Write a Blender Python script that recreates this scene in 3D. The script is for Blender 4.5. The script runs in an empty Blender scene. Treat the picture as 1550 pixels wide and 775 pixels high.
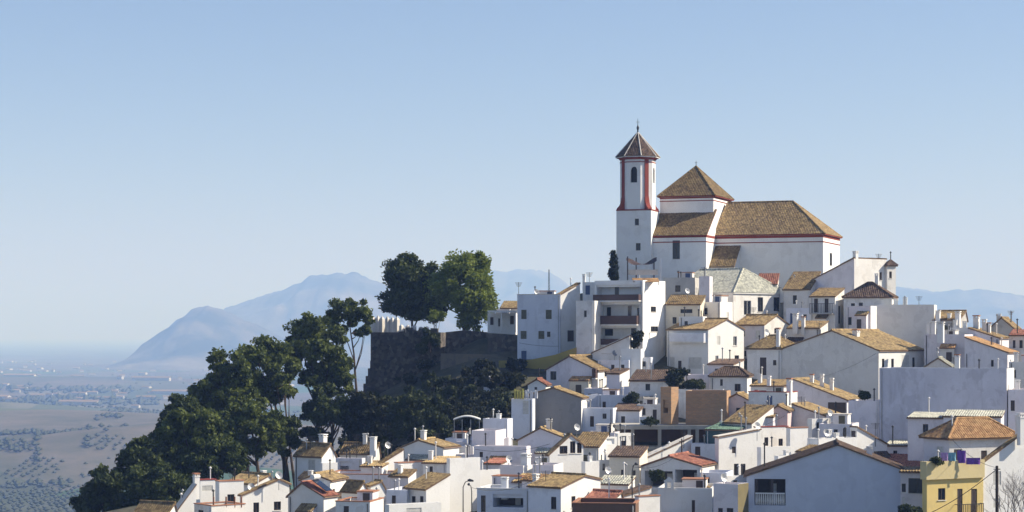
import bpy, math, random
import numpy as np
from mathutils import Vector, noise
R = math.radians
random.seed(7)
SC = bpy.context.scene
COL = SC.collection

# ------------------------------------------------------------------ camera
F = 3150.0          # focal length in photo pixels (photo 1550 wide)
HOR = 505.0         # image row of the horizon
cam = bpy.data.cameras.new('camera')
cam.sensor_width = 36.0
cam.lens = 36.0 * F / 1550.0
cam.shift_y = (HOR - 387.5) / 1550.0
cam.clip_start = 1.0
cam.clip_end = 200000.0
camo = bpy.data.objects.new('camera', cam)
camo.rotation_euler = (R(90), 0, 0)
COL.objects.link(camo)
SC.camera = camo

# ------------------------------------------------------------------ sky, sun, exposure
SUN_EL, SUN_BEHIND = 36.0, 6.0          # sun stands to the right, a little beyond the village
sun_dir = Vector((math.cos(R(SUN_EL)) * math.cos(R(SUN_BEHIND)),
                  math.cos(R(SUN_EL)) * math.sin(R(SUN_BEHIND)), math.sin(R(SUN_EL))))
W = bpy.data.worlds.new('World')
SC.world = W
W.use_nodes = True
nt = W.node_tree
nt.nodes.clear()
wo = nt.nodes.new('ShaderNodeOutputWorld')
bg = nt.nodes.new('ShaderNodeBackground')
sk = nt.nodes.new('ShaderNodeTexSky')
sk.sky_type = 'NISHITA'
sk.sun_disc = False
sk.sun_elevation = R(SUN_EL)
sk.sun_rotation = R(90.0 - SUN_BEHIND)
sk.altitude = 400
sk.air_density = 1.0
sk.dust_density = 0.4
sk.ozone_density = 5.5
bg.inputs['Strength'].default_value = 0.077
tint = nt.nodes.new('ShaderNodeMix')
tint.data_type = 'RGBA'
tint.blend_type = 'MULTIPLY'
tint.inputs[0].default_value = 1.0
tint.inputs[7].default_value = (1.16, 0.97, 0.94, 1)
nt.links.new(sk.outputs[0], tint.inputs[6])
nt.links.new(tint.outputs[2], bg.inputs['Color'])
nt.links.new(bg.outputs[0], wo.inputs['Surface'])
sl = bpy.data.lights.new('sun', 'SUN')
sl.energy = 5.0
sl.angle = R(0.53)
sl.color = (1.0, 0.92, 0.80)
so = bpy.data.objects.new('sun', sl)
so.rotation_euler = (-sun_dir).to_track_quat('-Z', 'Y').to_euler()
so.location = (200, 100, 200)
COL.objects.link(so)
SC.view_settings.view_transform = 'Standard'
SC.view_settings.look = 'None'
SC.view_settings.gamma = 1.0
SC.view_settings.exposure = 0.68
SC.render.engine = 'CYCLES'
SC.cycles.volume_bounces = 2

# ------------------------------------------------------------------ materials
MATS = {}


def nodes_of(name):
    m = bpy.data.materials.new(name)
    m.use_nodes = True
    t = m.node_tree
    t.nodes.clear()
    out = t.nodes.new('ShaderNodeOutputMaterial')
    b = t.nodes.new('ShaderNodeBsdfPrincipled')
    t.links.new(b.outputs[0], out.inputs['Surface'])
    MATS[name] = m
    return m, t, b, out


def coord(t, scale=(1, 1, 1), kind='Object'):
    tc = t.nodes.new('ShaderNodeTexCoord')
    mp = t.nodes.new('ShaderNodeMapping')
    mp.inputs['Scale'].default_value = scale
    t.links.new(tc.outputs[kind], mp.inputs['Vector'])
    return mp.outputs[0]


def nz(t, vec, scale, detail=4, rough=0.6):
    n = t.nodes.new('ShaderNodeTexNoise')
    n.inputs['Scale'].default_value = scale
    n.inputs['Detail'].default_value = detail
    n.inputs['Roughness'].default_value = rough
    t.links.new(vec, n.inputs['Vector'])
    return n.outputs['Fac']


def ramp(t, fac, stops):
    r = t.nodes.new('ShaderNodeValToRGB')
    e = r.color_ramp.elements
    while len(e) < len(stops):
        e.new(0.5)
    for i, (p, c) in enumerate(stops):
        e[i].position = p
        e[i].color = (c[0], c[1], c[2], 1)
    t.links.new(fac, r.inputs['Fac'])
    return r.outputs['Color']


def mix(t, fac, a, b, mode='MIX'):
    m = t.nodes.new('ShaderNodeMix')
    m.data_type = 'RGBA'
    m.blend_type = mode
    for sock, v in ((m.inputs[0], fac), (m.inputs[6], a), (m.inputs[7], b)):
        if hasattr(v, 'links'):
            t.links.new(v, sock)
        elif isinstance(v, (int, float)):
            sock.default_value = v
        else:
            sock.default_value = (v[0], v[1], v[2], 1)
    return m.outputs[2]


def bump(t, b, h, strength, dist):
    n = t.nodes.new('ShaderNodeBump')
    n.inputs['Strength'].default_value = strength
    n.inputs['Distance'].default_value = dist
    t.links.new(h, n.inputs['Height'])
    t.links.new(n.outputs[0], b.inputs['Normal'])


def objrand(t):
    o = t.nodes.new('ShaderNodeObjectInfo')
    return o.outputs['Random']


def wall_mat(name, base, stain, amount=0.35, rough=0.85):
    m, t, b, out = nodes_of(name)
    v = coord(t)
    big = nz(t, v, 0.35, 5, 0.65)
    c = mix(t, ramp(t, big, [(0.38, (0, 0, 0)), (0.75, (amount, amount, amount))]), base, stain)
    vs = coord(t, (0.8, 0.8, 0.16))
    st = nz(t, vs, 1.0, 5, 0.7)
    c = mix(t, ramp(t, st, [(0.55, (0, 0, 0)), (0.76, (min(1, amount * 1.1),) * 3)]), c, [x * 0.75 for x in stain])
    pat = nz(t, v, 0.55, 3, 0.55)
    pa = amount * 0.55
    c = mix(t, ramp(t, pat, [(0.555, (0, 0, 0)), (0.575, (pa, pa, pa))]), c, [x * 0.85 for x in stain])
    pat2 = nz(t, coord(t, (1.3, 1.3, 0.9)), 0.8, 3, 0.5)
    c = mix(t, ramp(t, pat2, [(0.60, (0, 0, 0)), (0.615, (pa, pa, pa))]), c, [min(.85, x * 1.5) for x in stain])
    fine = nz(t, v, 6.0, 3)
    c = mix(t, ramp(t, fine, [(0.55, (0, 0, 0)), (0.75, (amount * 0.7,) * 3)]), c, stain)
    hsv = t.nodes.new('ShaderNodeHueSaturation')
    mr = t.nodes.new('ShaderNodeMapRange')
    mr.inputs['To Min'].default_value = 0.88
    mr.inputs['To Max'].default_value = 1.04
    t.links.new(objrand(t), mr.inputs['Value'])
    t.links.new(mr.outputs[0], hsv.inputs['Value'])
    t.links.new(c, hsv.inputs['Color'])
    t.links.new(hsv.outputs[0], b.inputs['Base Color'])
    b.inputs['Roughness'].default_value = rough
    b.inputs['Specular IOR Level'].default_value = 0.25
    bump(t, b, nz(t, v, 3.0, 5), 0.35, 0.04)
    return m


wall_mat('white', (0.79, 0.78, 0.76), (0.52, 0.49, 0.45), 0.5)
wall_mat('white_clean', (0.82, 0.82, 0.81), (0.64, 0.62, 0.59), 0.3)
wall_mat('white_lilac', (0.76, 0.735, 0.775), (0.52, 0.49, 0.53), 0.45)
wall_mat('white_blue', (0.74, 0.77, 0.85), (0.54, 0.56, 0.63), 0.4)  # blue of the shade mixed into the whitewash colour
wall_mat('cream', (0.74, 0.69, 0.58), (0.55, 0.50, 0.42))
wall_mat('grey_paint', (0.60, 0.64, 0.74), (0.50, 0.53, 0.62), 0.3)
wall_mat('cement', (0.50, 0.49, 0.47), (0.34, 0.33, 0.31), 0.6)
wall_mat('cement_pale', (0.80, 0.79, 0.76), (0.60, 0.58, 0.55), 0.45)
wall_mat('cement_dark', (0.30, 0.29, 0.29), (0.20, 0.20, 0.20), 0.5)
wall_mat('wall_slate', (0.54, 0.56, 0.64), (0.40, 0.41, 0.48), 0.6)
wall_mat('pink', (0.74, 0.58, 0.58), (0.60, 0.48, 0.48))
wall_mat('yellow', (0.78, 0.60, 0.24), (0.62, 0.50, 0.24), 0.3)
wall_mat('yellow_pale', (0.74, 0.62, 0.34), (0.62, 0.50, 0.26), 0.25)
wall_mat('ochre', (0.40, 0.31, 0.09), (0.30, 0.25, 0.09), 0.5)
wall_mat('olive_wall', (0.20, 0.17, 0.09), (0.15, 0.13, 0.08), 0.4)
wall_mat('concrete', (0.46, 0.44, 0.39), (0.34, 0.32, 0.28), 0.5)
wall_mat('brown_wall', (0.17, 0.10, 0.07), (0.12, 0.07, 0.05), 0.4)
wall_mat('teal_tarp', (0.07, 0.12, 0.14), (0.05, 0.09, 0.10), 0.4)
wall_mat('wall_red', (0.27, 0.055, 0.04), (0.20, 0.05, 0.04), 0.3)
wall_mat('fascia', (0.23, 0.15, 0.10), (0.15, 0.10, 0.07), 0.5)
wall_mat('terracotta', (0.42, 0.20, 0.12), (0.30, 0.16, 0.10), 0.4)
wall_mat('rampart', (0.21, 0.17, 0.12), (0.12, 0.11, 0.11), 0.8)
wall_mat('merlon', (0.66, 0.63, 0.58), (0.45, 0.42, 0.38), 0.5)


def tile_mat(name, a, b_, c_, lich=0.5):
    m, t, b, out = nodes_of(name)
    v = coord(t)
    n1 = nz(t, v, 2.6, 3, 0.7)
    col = ramp(t, n1, [(0.34, b_), (0.52, a), (0.70, c_)])
    vo = t.nodes.new('ShaderNodeTexVoronoi')
    vo.inputs['Scale'].default_value = 3.6
    t.links.new(v, vo.inputs['Vector'])
    col = mix(t, 0.55, col, ramp(t, vo.outputs['Color'], [(0.15, [x * 0.4 for x in b_]), (0.5, a), (0.9, [min(1, x * 1.5) for x in c_])]))
    n2 = nz(t, v, 0.5, 4, 0.6)
    col = mix(t, ramp(t, n2, [(0.45, (0, 0, 0)), (0.72, (lich,) * 3)]), col, c_)
    n3 = nz(t, coord(t, (1, 1, 2.2)), 0.8, 5, 0.7)
    col = mix(t, ramp(t, n3, [(0.52, (0, 0, 0)), (0.70, (0.5,) * 3)]), col, [x * 0.6 for x in b_])
    hsv = t.nodes.new('ShaderNodeHueSaturation')
    mr = t.nodes.new('ShaderNodeMapRange')
    mr.inputs['To Min'].default_value = 0.62
    mr.inputs['To Max'].default_value = 1.15
    t.links.new(objrand(t), mr.inputs['Value'])
    t.links.new(mr.outputs[0], hsv.inputs['Value'])
    t.links.new(col, hsv.inputs['Color'])
    t.links.new(hsv.outputs[0], b.inputs['Base Color'])
    b.inputs['Roughness'].default_value = 0.9
    b.inputs['Specular IOR Level'].default_value = 0.2
    bump(t, b, nz(t, v, 5.0, 3), 0.5, 0.06)


tile_mat('tile', (0.26, 0.18, 0.098), (0.14, 0.10, 0.06), (0.36, 0.265, 0.125))
tile_mat('tile_gold', (0.34, 0.24, 0.125), (0.19, 0.135, 0.08), (0.42, 0.32, 0.155))
tile_mat('tile_dark', (0.12, 0.08, 0.065), (0.07, 0.05, 0.05), (0.18, 0.13, 0.09), 0.25)
tile_mat('tile_red', (0.33, 0.13, 0.095), (0.22, 0.09, 0.07), (0.40, 0.20, 0.13), 0.4)
tile_mat('tile_orange', (0.44, 0.25, 0.12), (0.30, 0.17, 0.09), (0.50, 0.33, 0.16), 0.4)
tile_mat('tile_glazed', (0.10, 0.065, 0.05), (0.06, 0.05, 0.05), (0.17, 0.12, 0.08), 0.3)
tile_mat('fibre', (0.42, 0.42, 0.36), (0.34, 0.34, 0.30), (0.48, 0.47, 0.38), 0.4)
tile_mat('green_sheet', (0.10, 0.17, 0.13), (0.07, 0.12, 0.10), (0.16, 0.24, 0.18), 0.3)
tile_mat('slab_floor', (0.33, 0.24, 0.19), (0.25, 0.18, 0.15), (0.40, 0.30, 0.24), 0.4)


def plain_mat(name, c, rough=0.6, metal=0.0, var=0.25, sc=4.0):
    m, t, b, out = nodes_of(name)
    v = coord(t)
    n = nz(t, v, sc, 4)
    col = mix(t, ramp(t, n, [(0.35, (0, 0, 0)), (0.7, (1, 1, 1))]), c, [x * (1 - var) for x in c])
    t.links.new(col, b.inputs['Base Color'])
    b.inputs['Roughness'].default_value = rough
    b.inputs['Metallic'].default_value = metal


plain_mat('glass', (0.018, 0.022, 0.032), 0.15)
plain_mat('frame_white', (0.70, 0.70, 0.70), 0.5)
plain_mat('frame_dark', (0.07, 0.05, 0.04), 0.6)
plain_mat('shutter', (0.115, 0.105, 0.055), 0.6)
plain_mat('shutter_pale', (0.62, 0.62, 0.60), 0.6)
plain_mat('door_wood', (0.06, 0.04, 0.035), 0.6)
plain_mat('door_blue', (0.06, 0.10, 0.22), 0.5)
plain_mat('metal_dark', (0.05, 0.05, 0.055), 0.5, 0.6)
plain_mat('metal_grey', (0.35, 0.36, 0.38), 0.45, 0.7)
plain_mat('railing', (0.085, 0.045, 0.04), 0.6)
plain_mat('solar', (0.02, 0.03, 0.06), 0.12)
plain_mat('sheet_white', (0.74, 0.75, 0.74), 0.5)
plain_mat('tarp_dark', (0.06, 0.035, 0.035), 0.8)
plain_mat('bark', (0.085, 0.06, 0.045), 0.95, 0, 0.5, 3)
plain_mat('bark_pale', (0.42, 0.38, 0.36), 0.95, 0, 0.4, 3)
plain_mat('bark_twig', (0.20, 0.18, 0.18), 0.95, 0, 0.4, 3)
plain_mat('cloth_purple', (0.22, 0.08, 0.45), 0.9)
plain_mat('cloth_lilac', (0.50, 0.32, 0.62), 0.9)
plain_mat('cloth_blue', (0.25, 0.50, 0.62), 0.9)
plain_mat('cloth_yellow', (0.70, 0.62, 0.18), 0.9)
plain_mat('cloth_white', (0.75, 0.75, 0.78), 0.9)
plain_mat('pot_orange', (0.60, 0.24, 0.05), 0.8)


def leaf_mat(name, c1, c2, tr=0.25):
    m, t, b, out = nodes_of(name)
    v = coord(t)
    n = nz(t, v, 0.7, 4, 0.7)
    col = ramp(t, n, [(0.35, c1), (0.65, c2)])
    t.links.new(col, b.inputs['Base Color'])
    b.inputs['Roughness'].default_value = 0.7
    b.inputs['Specular IOR Level'].default_value = 0.2
    tl = t.nodes.new('ShaderNodeBsdfTranslucent')
    t.links.new(col, tl.inputs['Color'])
    ms = t.nodes.new('ShaderNodeMixShader')
    ms.inputs[0].default_value = tr
    t.links.new(b.outputs[0], ms.inputs[1])
    t.links.new(tl.outputs[0], ms.inputs[2])
    t.links.new(ms.outputs[0], out.inputs['Surface'])


leaf_mat('pine_leaf', (0.022, 0.040, 0.014), (0.165, 0.20, 0.045), 0.3)  # wide tone range puts crown shade and lit tufts into the leaf colour
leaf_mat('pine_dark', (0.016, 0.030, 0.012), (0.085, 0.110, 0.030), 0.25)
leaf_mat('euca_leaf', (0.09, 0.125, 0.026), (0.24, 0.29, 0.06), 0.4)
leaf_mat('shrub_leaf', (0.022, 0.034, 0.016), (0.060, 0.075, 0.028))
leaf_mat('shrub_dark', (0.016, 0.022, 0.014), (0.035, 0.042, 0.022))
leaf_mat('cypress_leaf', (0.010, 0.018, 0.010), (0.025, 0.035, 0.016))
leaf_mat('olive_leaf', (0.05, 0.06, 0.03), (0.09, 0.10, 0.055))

# castle stone
m, t, b, out = nodes_of('stone')
v = coord(t)
vo = t.nodes.new('ShaderNodeTexVoronoi')
vo.inputs['Scale'].default_value = 2.2
t.links.new(v, vo.inputs['Vector'])
c = ramp(t, vo.outputs['Color'], [(0.2, (0.05, 0.043, 0.04)), (0.6, (0.105, 0.09, 0.078)), (0.9, (0.19, 0.165, 0.14))])
c = mix(t, ramp(t, nz(t, v, 0.25, 5), [(0.4, (0, 0, 0)), (0.7, (0.8,) * 3)]), c, (0.06, 0.05, 0.045))
t.links.new(c, b.inputs['Base Color'])
b.inputs['Roughness'].default_value = 0.95
bump(t, b, vo.outputs['Distance'], 0.7, 0.12)

# raw brick
m, t, b, out = nodes_of('brick_raw')
tc = t.nodes.new('ShaderNodeTexCoord')
mp = t.nodes.new('ShaderNodeMapping')
mp.inputs['Rotation'].default_value = (R(90), 0, 0)
t.links.new(tc.outputs['Object'], mp.inputs['Vector'])
br = t.nodes.new('ShaderNodeTexBrick')
br.inputs['Scale'].default_value = 1.0
br.inputs['Brick Width'].default_value = 0.42
br.inputs['Row Height'].default_value = 0.17
br.inputs['Mortar Size'].default_value = 0.02
br.inputs['Color1'].default_value = (0.52, 0.28, 0.13, 1)
br.inputs['Color2'].default_value = (0.38, 0.21, 0.11, 1)
br.inputs['Mortar'].default_value = (0.33, 0.28, 0.22, 1)
t.links.new(mp.outputs[0], br.inputs['Vector'])
c = mix(t, ramp(t, nz(t, tc.outputs['Object'], 0.5, 5), [(0.4, (0, 0, 0)), (0.75, (0.6,) * 3)]), br.outputs['Color'], (0.32, 0.25, 0.16))
t.links.new(c, b.inputs['Base Color'])
b.inputs['Roughness'].default_value = 0.95

# hill earth
m, t, b, out = nodes_of('earth')
v = coord(t)
n1 = nz(t, v, 0.12, 6, 0.65)
c = ramp(t, n1, [(0.35, (0.045, 0.050, 0.028)), (0.55, (0.095, 0.085, 0.055)), (0.72, (0.17, 0.14, 0.10))])
c = mix(t, ramp(t, nz(t, v, 1.2, 4), [(0.45, (0, 0, 0)), (0.7, (0.6,) * 3)]), c, (0.05, 0.055, 0.03))
t.links.new(c, b.inputs['Base Color'])
b.inputs['Roughness'].default_value = 1.0
bump(t, b, nz(t, v, 0.8, 6), 0.8, 0.5)

# valley fields
m, t, b, out = nodes_of('fields')
v = coord(t)
warp = t.nodes.new('ShaderNodeTexNoise')
warp.inputs['Scale'].default_value = 0.0012
t.links.new(v, warp.inputs['Vector'])
add = t.nodes.new('ShaderNodeVectorMath')
add.operation = 'MULTIPLY_ADD'
t.links.new(warp.outputs['Color'], add.inputs[0])
add.inputs[1].default_value = (500, 500, 0)
t.links.new(v, add.inputs[2])
mp = t.nodes.new('ShaderNodeMapping')
mp.inputs['Scale'].default_value = (1.0, 0.45, 1.0)
t.links.new(add.outputs[0], mp.inputs['Vector'])
vo = t.nodes.new('ShaderNodeTexVoronoi')
vo.inputs['Scale'].default_value = 0.0045
t.links.new(mp.outputs[0], vo.inputs['Vector'])
sep = t.nodes.new('ShaderNodeSeparateColor')
t.links.new(vo.outputs['Color'], sep.inputs[0])
c = ramp(t, sep.outputs[0], [(0.0, (0.12, 0.095, 0.08)), (0.3, (0.17, 0.15, 0.125)), (0.5, (0.075, 0.095, 0.055)),
                             (0.7, (0.13, 0.115, 0.095)), (0.85, (0.06, 0.12, 0.045)), (1.0, (0.20, 0.175, 0.145))])
n1 = nz(t, v, 0.004, 6, 0.7)
c = mix(t, ramp(t, n1, [(0.45, (0, 0, 0)), (0.62, (0.6,) * 3)]), c, (0.06, 0.075, 0.045))
n2 = nz(t, v, 0.03, 4, 0.7)
c = mix(t, ramp(t, n2, [(0.55, (0, 0, 0)), (0.72, (0.6,) * 3)]), c, (0.06, 0.07, 0.045))
t.links.new(c, b.inputs['Base Color'])
b.inputs['Roughness'].default_value = 1.0
b.inputs['Specular IOR Level'].default_value = 0.0

# mountains
m, t, b, out = nodes_of('mountain_rock')
v = coord(t)
n1 = nz(t, v, 0.002, 8, 0.65)
c = ramp(t, n1, [(0.40, (0.03, 0.035, 0.025)), (0.52, (0.12, 0.11, 0.09)), (0.66, (0.22, 0.20, 0.18))])
t.links.new(c, b.inputs['Base Color'])
b.inputs['Roughness'].default_value = 1.0
b.inputs['Specular IOR Level'].default_value = 0.0
bump(t, b, nz(t, v, 0.004, 8), 0.6, 40)


# ------------------------------------------------------------------ mesh helpers
class MB:
    def __init__(s):
        s.v, s.f, s.m = [], [], []

    def vert(s, p):
        s.v.append((p[0], p[1], p[2]))
        return len(s.v) - 1

    def face(s, pts, mi=0):
        s.f.append([s.vert(p) for p in pts])
        s.m.append(mi)

    def frame_box(s, o, ux, uy, uz, mi=0):
        o, ux, uy, uz = Vector(o), Vector(ux), Vector(uy), Vector(uz)
        if ux.cross(uy).dot(uz) < 0:
            o, ux = o + ux, -ux
        i = len(s.v)
        for k in range(8):
            p = o + (ux if k & 1 else Vector()) + (uy if k & 2 else Vector()) + (uz if k & 4 else Vector())
            s.v.append(tuple(p))
        for q in ((0, 2, 3, 1), (4, 5, 7, 6), (0, 1, 5, 4), (2, 6, 7, 3), (0, 4, 6, 2), (1, 3, 7, 5)):
            s.f.append([i + x for x in q])
            s.m.append(mi)

    def tube(s, pts, rads, n=6, mi=0):
        rings = []
        for k, p in enumerate(pts):
            p = Vector(p)
            d = (Vector(pts[min(k + 1, len(pts) - 1)]) - Vector(pts[max(k - 1, 0)])).normalized()
            a = d.cross(Vector((0.3, 0.9, 0.1))).normalized()
            b = d.cross(a)
            rings.append([s.vert(p + (a * math.cos(2 * math.pi * j / n) + b * math.sin(2 * math.pi * j / n)) * rads[k]) for j in range(n)])
        for k in range(len(rings) - 1):
            for j in range(n):
                s.f.append([rings[k][j], rings[k][(j + 1) % n], rings[k + 1][(j + 1) % n], rings[k + 1][j]])
                s.m.append(mi)
        s.f.append(rings[0][::-1])
        s.m.append(mi)
        s.f.append(rings[-1])
        s.m.append(mi)

    def build(s, name, mats, parent=None, base=None, smooth=False):
        if isinstance(mats, str):
            mats = [mats]
        base = Vector(base) if base is not None else (Vector(parent['_b']) if parent is not None else Vector())
        me = bpy.data.meshes.new(name)
        me.from_pydata([(a - base.x, b - base.y, c - base.z) for a, b, c in s.v], [], s.f)
        for mm in mats:
            me.materials.append(MATS[mm])
        me.polygons.foreach_set('material_index', s.m)
        if smooth:
            me.polygons.foreach_set('use_smooth', [True] * len(s.f))
        me.update()
        o = bpy.data.objects.new(name, me)
        COL.objects.link(o)
        o['_b'] = tuple(base)
        if parent is not None:
            o.parent = parent
        else:
            o.location = base
        return o


def tag(o, label, cat, group=None, kind=None):
    if label:
        o['label'] = label
        o['category'] = cat
    if group:
        o['group'] = group
    if kind:
        o['kind'] = kind
    return o


def empty(name, loc, label=None, cat=None, group=None):
    o = bpy.data.objects.new(name, None)
    o.location = loc
    o['_b'] = tuple(loc)
    COL.objects.link(o)
    if label:
        tag(o, label, cat, group)
    return o


def lerp_tab(tab, x):
    if x <= tab[0][0]:
        return tab[0][1]
    for (a, va), (b, vb) in zip(tab, tab[1:]):
        if x <= b:
            return va + (vb - va) * (x - a) / (b - a)
    return tab[-1][1]


def smooth(x):
    x = max(0.0, min(1.0, x))
    return x * x * (3 - 2 * x)


def at(px, py, d):
    return Vector(((px - 775.0) / F * d, d, (HOR - py) / F * d))


# ------------------------------------------------------------------ the hill
PROFILE = [(60, -45), (120, -32), (170, -25), (190, -22.5), (210, -20.5), (230, -17.5), (250, -14), (270, -9.5), (285, -5.5),
           (300, -0.5), (313, 5), (322, 6.2), (345, 6.0), (375, 1), (430, -22), (600, -95), (750, -152), (900, -175)]
DROP = [(-400, 175), (-250, 135), (-120, 82), (-70, 50), (-45, 31), (-30, 18), (-25, 13), (-21, 8.5), (-17, 6.5), (-12, 3.5), (-4, 0)]


def ground(x, y):
    z = lerp_tab(PROFILE, y)
    z -= smooth((y - 222) / 66.0) * lerp_tab(DROP, x)
    if y < 260:
        z -= smooth((260 - y) / 50) * smooth((-38 - x) / 60) * 45
    z -= smooth((x - 130) / 150) * 110
    z -= smooth((12 - x) / 22.0) * smooth((y - 298) / 22.0) * 11     # falls away behind the castle
    z -= smooth((-20 - x) / 14.0) * smooth((y - 268) / 24.0) * 12
    z -= smooth((x - 54) / 14.0) * smooth((y - 292) / 25.0) * 16
    return z


mb = MB()
xs = list(np.linspace(-320, -70, 26)) + list(np.linspace(-67, 95, 82)) + list(np.linspace(100, 330, 24))
ys = list(np.linspace(60, 180, 13)) + list(np.linspace(184, 350, 84)) + list(np.linspace(360, 900, 28))
idx = {}
for j, y in enumerate(ys):
    for i, x in enumerate(xs):
        z = ground(x, y) + noise.fractal(Vector((x * 0.12, y * 0.12, 0)), 1.0, 2.0, 4) * 0.5
        idx[i, j] = mb.vert((x, y, z))
for j in range(len(ys) - 1):
    for i in range(len(xs) - 1):
        mb.f.append([idx[i, j], idx[i + 1, j], idx[i + 1, j + 1], idx[i, j + 1]])
        mb.m.append(0)
hill = mb.build('hill', 'earth', smooth=True)
hill['kind'] = 'structure'

# ------------------------------------------------------------------ valley ground and mountains
PLAIN = -150.0


def valley(x, y):
    r = math.hypot(x, y)
    z = PLAIN + noise.fractal(Vector((x / 900.0, y / 900.0, 3)), 1.0, 2.0, 4) * 9 * smooth(r / 1500.0)
    # low foothill near the village
    z += 46 * math.exp(-((x + 900) / 800.0) ** 2 - ((y - 2950) / 420.0) ** 2)
    z += 34 * math.exp(-((x + 150) / 500.0) ** 2 - ((y - 2500) / 300.0) ** 2)
    z += 16 * math.exp(-((x + 620) / 260.0) ** 2 - ((y - 2150) / 130.0) ** 2)
    z += 26 * math.exp(-((x + 420) / 170.0) ** 2 - ((y - 2300) / 120.0) ** 2)
    z += 30 * math.exp(-((x + 980) / 300.0) ** 2 - ((y - 3700) / 220.0) ** 2)
    z += 20 * math.exp(-((x + 1500) / 900.0) ** 2 - ((y - 6200) / 500.0) ** 2)
    return z


mb = MB()
NA, radii = 288, [0] + list(np.geomspace(300, 60000, 110))
rings = []
c0 = mb.vert((0, 0, PLAIN))
for r_ in radii[1:]:
    rings.append([mb.vert((r_ * math.sin(2 * math.pi * k / NA), r_ * math.cos(2 * math.pi * k / NA),
                           valley(r_ * math.sin(2 * math.pi * k / NA), r_ * math.cos(2 * math.pi * k / NA)))) for k in range(NA)])
for k in range(NA):
    mb.f.append([c0, rings[0][(k + 1) % NA], rings[0][k]])
    mb.m.append(0)
    for a, b_ in zip(rings, rings[1:]):
        mb.f.append([a[k], a[(k + 1) % NA], b_[(k + 1) % NA], b_[k]])
        mb.m.append(0)
g = mb.build('ground', 'fields', smooth=True)
g['kind'] = 'structure'


def mountain(d, prof, half, seed, rough=1.0):
    mb = MB()
    x0, x1 = prof[0][0], prof[-1][0]
    NX, NY = 170, 44
    for j in range(NY + 1):
        v = -1 + 2 * j / NY
        y = d + v * half
        for i in range(NX + 1):
            px = x0 + (x1 - x0) * i / NX
            X = (px - 775) / F * d
            H = max(0.0, (HOR - lerp_tab(prof, px)) / F * d - PLAIN)
            H *= 1 + .035 * noise.fractal(Vector((px / 22.0, seed * 7, 0)), .9, 2.0, 5)
            sh = (1 - abs(v)) ** 1.25
            n = noise.ridged_multi_fractal(Vector((X / 900.0, y / 1100.0, seed)), 0.8, 2.1, 6, 1.0, 2.0)
            z = PLAIN - 12 + H * sh + (n - 1.0) * H * 0.30 * rough * sh * (0.16 + 2.2 * min(abs(v), 0.5))
            fine = noise.fractal(Vector((X / 260.0, y / 260.0, seed)), 1.0, 2.0, 4) * 14 * min(1, H / 200)
            mb.vert((X, y, z + fine))
    for j in range(NY):
        for i in range(NX):
            k = j * (NX + 1) + i
            mb.f.append([k, k + 1, k + NX + 2, k + NX + 1])
            mb.m.append(0)
    o = mb.build('mountain', 'mountain_rock', smooth=True)
    o['kind'] = 'structure'


mountain(10200, [(150, 566), (190, 560), (206, 543), (232, 511), (262, 486), (290, 467), (315, 461), (340, 466), (352, 472), (380, 486),
                 (430, 508), (500, 530), (600, 545), (700, 552)], 1500, 1.0)
mountain(13200, [(250, 545), (300, 505), (340, 468), (380, 452), (420, 437), (445, 428), (470, 417), (500, 409), (518, 407), (535, 411),
                 (565, 425), (595, 432), (640, 447), (700, 470), (780, 500), (900, 540)], 2400, 5.0)
mountain(17500, [(450, 535), (560, 455), (640, 436), (700, 426), (735, 413), (748, 409), (765, 413), (790, 412), (815, 410), (835, 415),
                 (860, 430), (890, 442), (960, 462), (1100, 500), (1200, 535)], 3000, 9.0)
mountain(15500, [(1000, 540), (1150, 490), (1280, 450), (1350, 437), (1385, 436), (1420, 440), (1460, 437), (1500, 439), (1530, 444),
                 (1600, 448), (1750, 460), (1900, 500), (2000, 540)], 2600, 13.0)

# ------------------------------------------------------------------ tiles
TP = 0.26


def tile_plane(mb, A, B, tops, mi=0, amp=0.062, slab=0.12, mslab=1):
    A, B = Vector(A), Vector(B)
    tops = [Vector(p) for p in tops]
    e = (B - A)
    L = e.length
    e = e / L
    q = tops[0] - A
    vd = q - e * q.dot(e)
    if vd.length < 1e-4:
        return
    vd.normalize()
    n = e.cross(vd)
    if n.z < 0:
        n = -n
    pts = [(p - A).dot(e) for p in tops], [(p - A).dot(vd) for p in tops]
    tab = sorted(zip(*pts))
    if tab[0][0] > 1e-3:
        tab = [(0.0, 0.0)] + tab
    if tab[-1][0] < L - 1e-3:
        tab = tab + [(L, 0.0)]
    nc = max(4, int(L / TP)) * 4
    vmax = max(tv for _, tv in tab)
    nr = max(2, min(9, int(vmax / 0.9)))
    grid = []
    for i in range(nc + 1):
        u = L * i / nc
        vm = lerp_tab(tab, u)
        ph = i % 4
        off = (0.0, 0.7, 1.0, 0.7)[ph] * amp
        colv = []
        for j in range(nr + 1):
            v = vm * j / nr
            wob = noise.noise(Vector((A.x + u * 0.6, A.y + v * 0.6, 1.7))) * 0.035
            colv.append(mb.vert(A + e * u + vd * v + n * (off + wob + 0.03)))
        grid.append(colv)
    for i in range(nc):
        for j in range(nr):
            f = [grid[i][j], grid[i + 1][j], grid[i + 1][j + 1], grid[i][j + 1]]
            mb.f.append(f)
            mb.m.append(mi)
    # thin slab under the tiles
    poly = [A, B] + tops[::-1]
    low = [p - n * 0.01 - Vector((0, 0, slab)) for p in poly]
    up = [p - n * 0.01 for p in poly]
    mb.face(low[::-1], mslab)
    for k in range(len(poly)):
        k2 = (k + 1) % len(poly)
        mb.face([low[k], low[k2], up[k2], up[k]], mslab)


def ridge_cap(mb, a, b, r=0.13, mi=0):
    mb.tube([a, b], [r, r], 6, mi)


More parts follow.
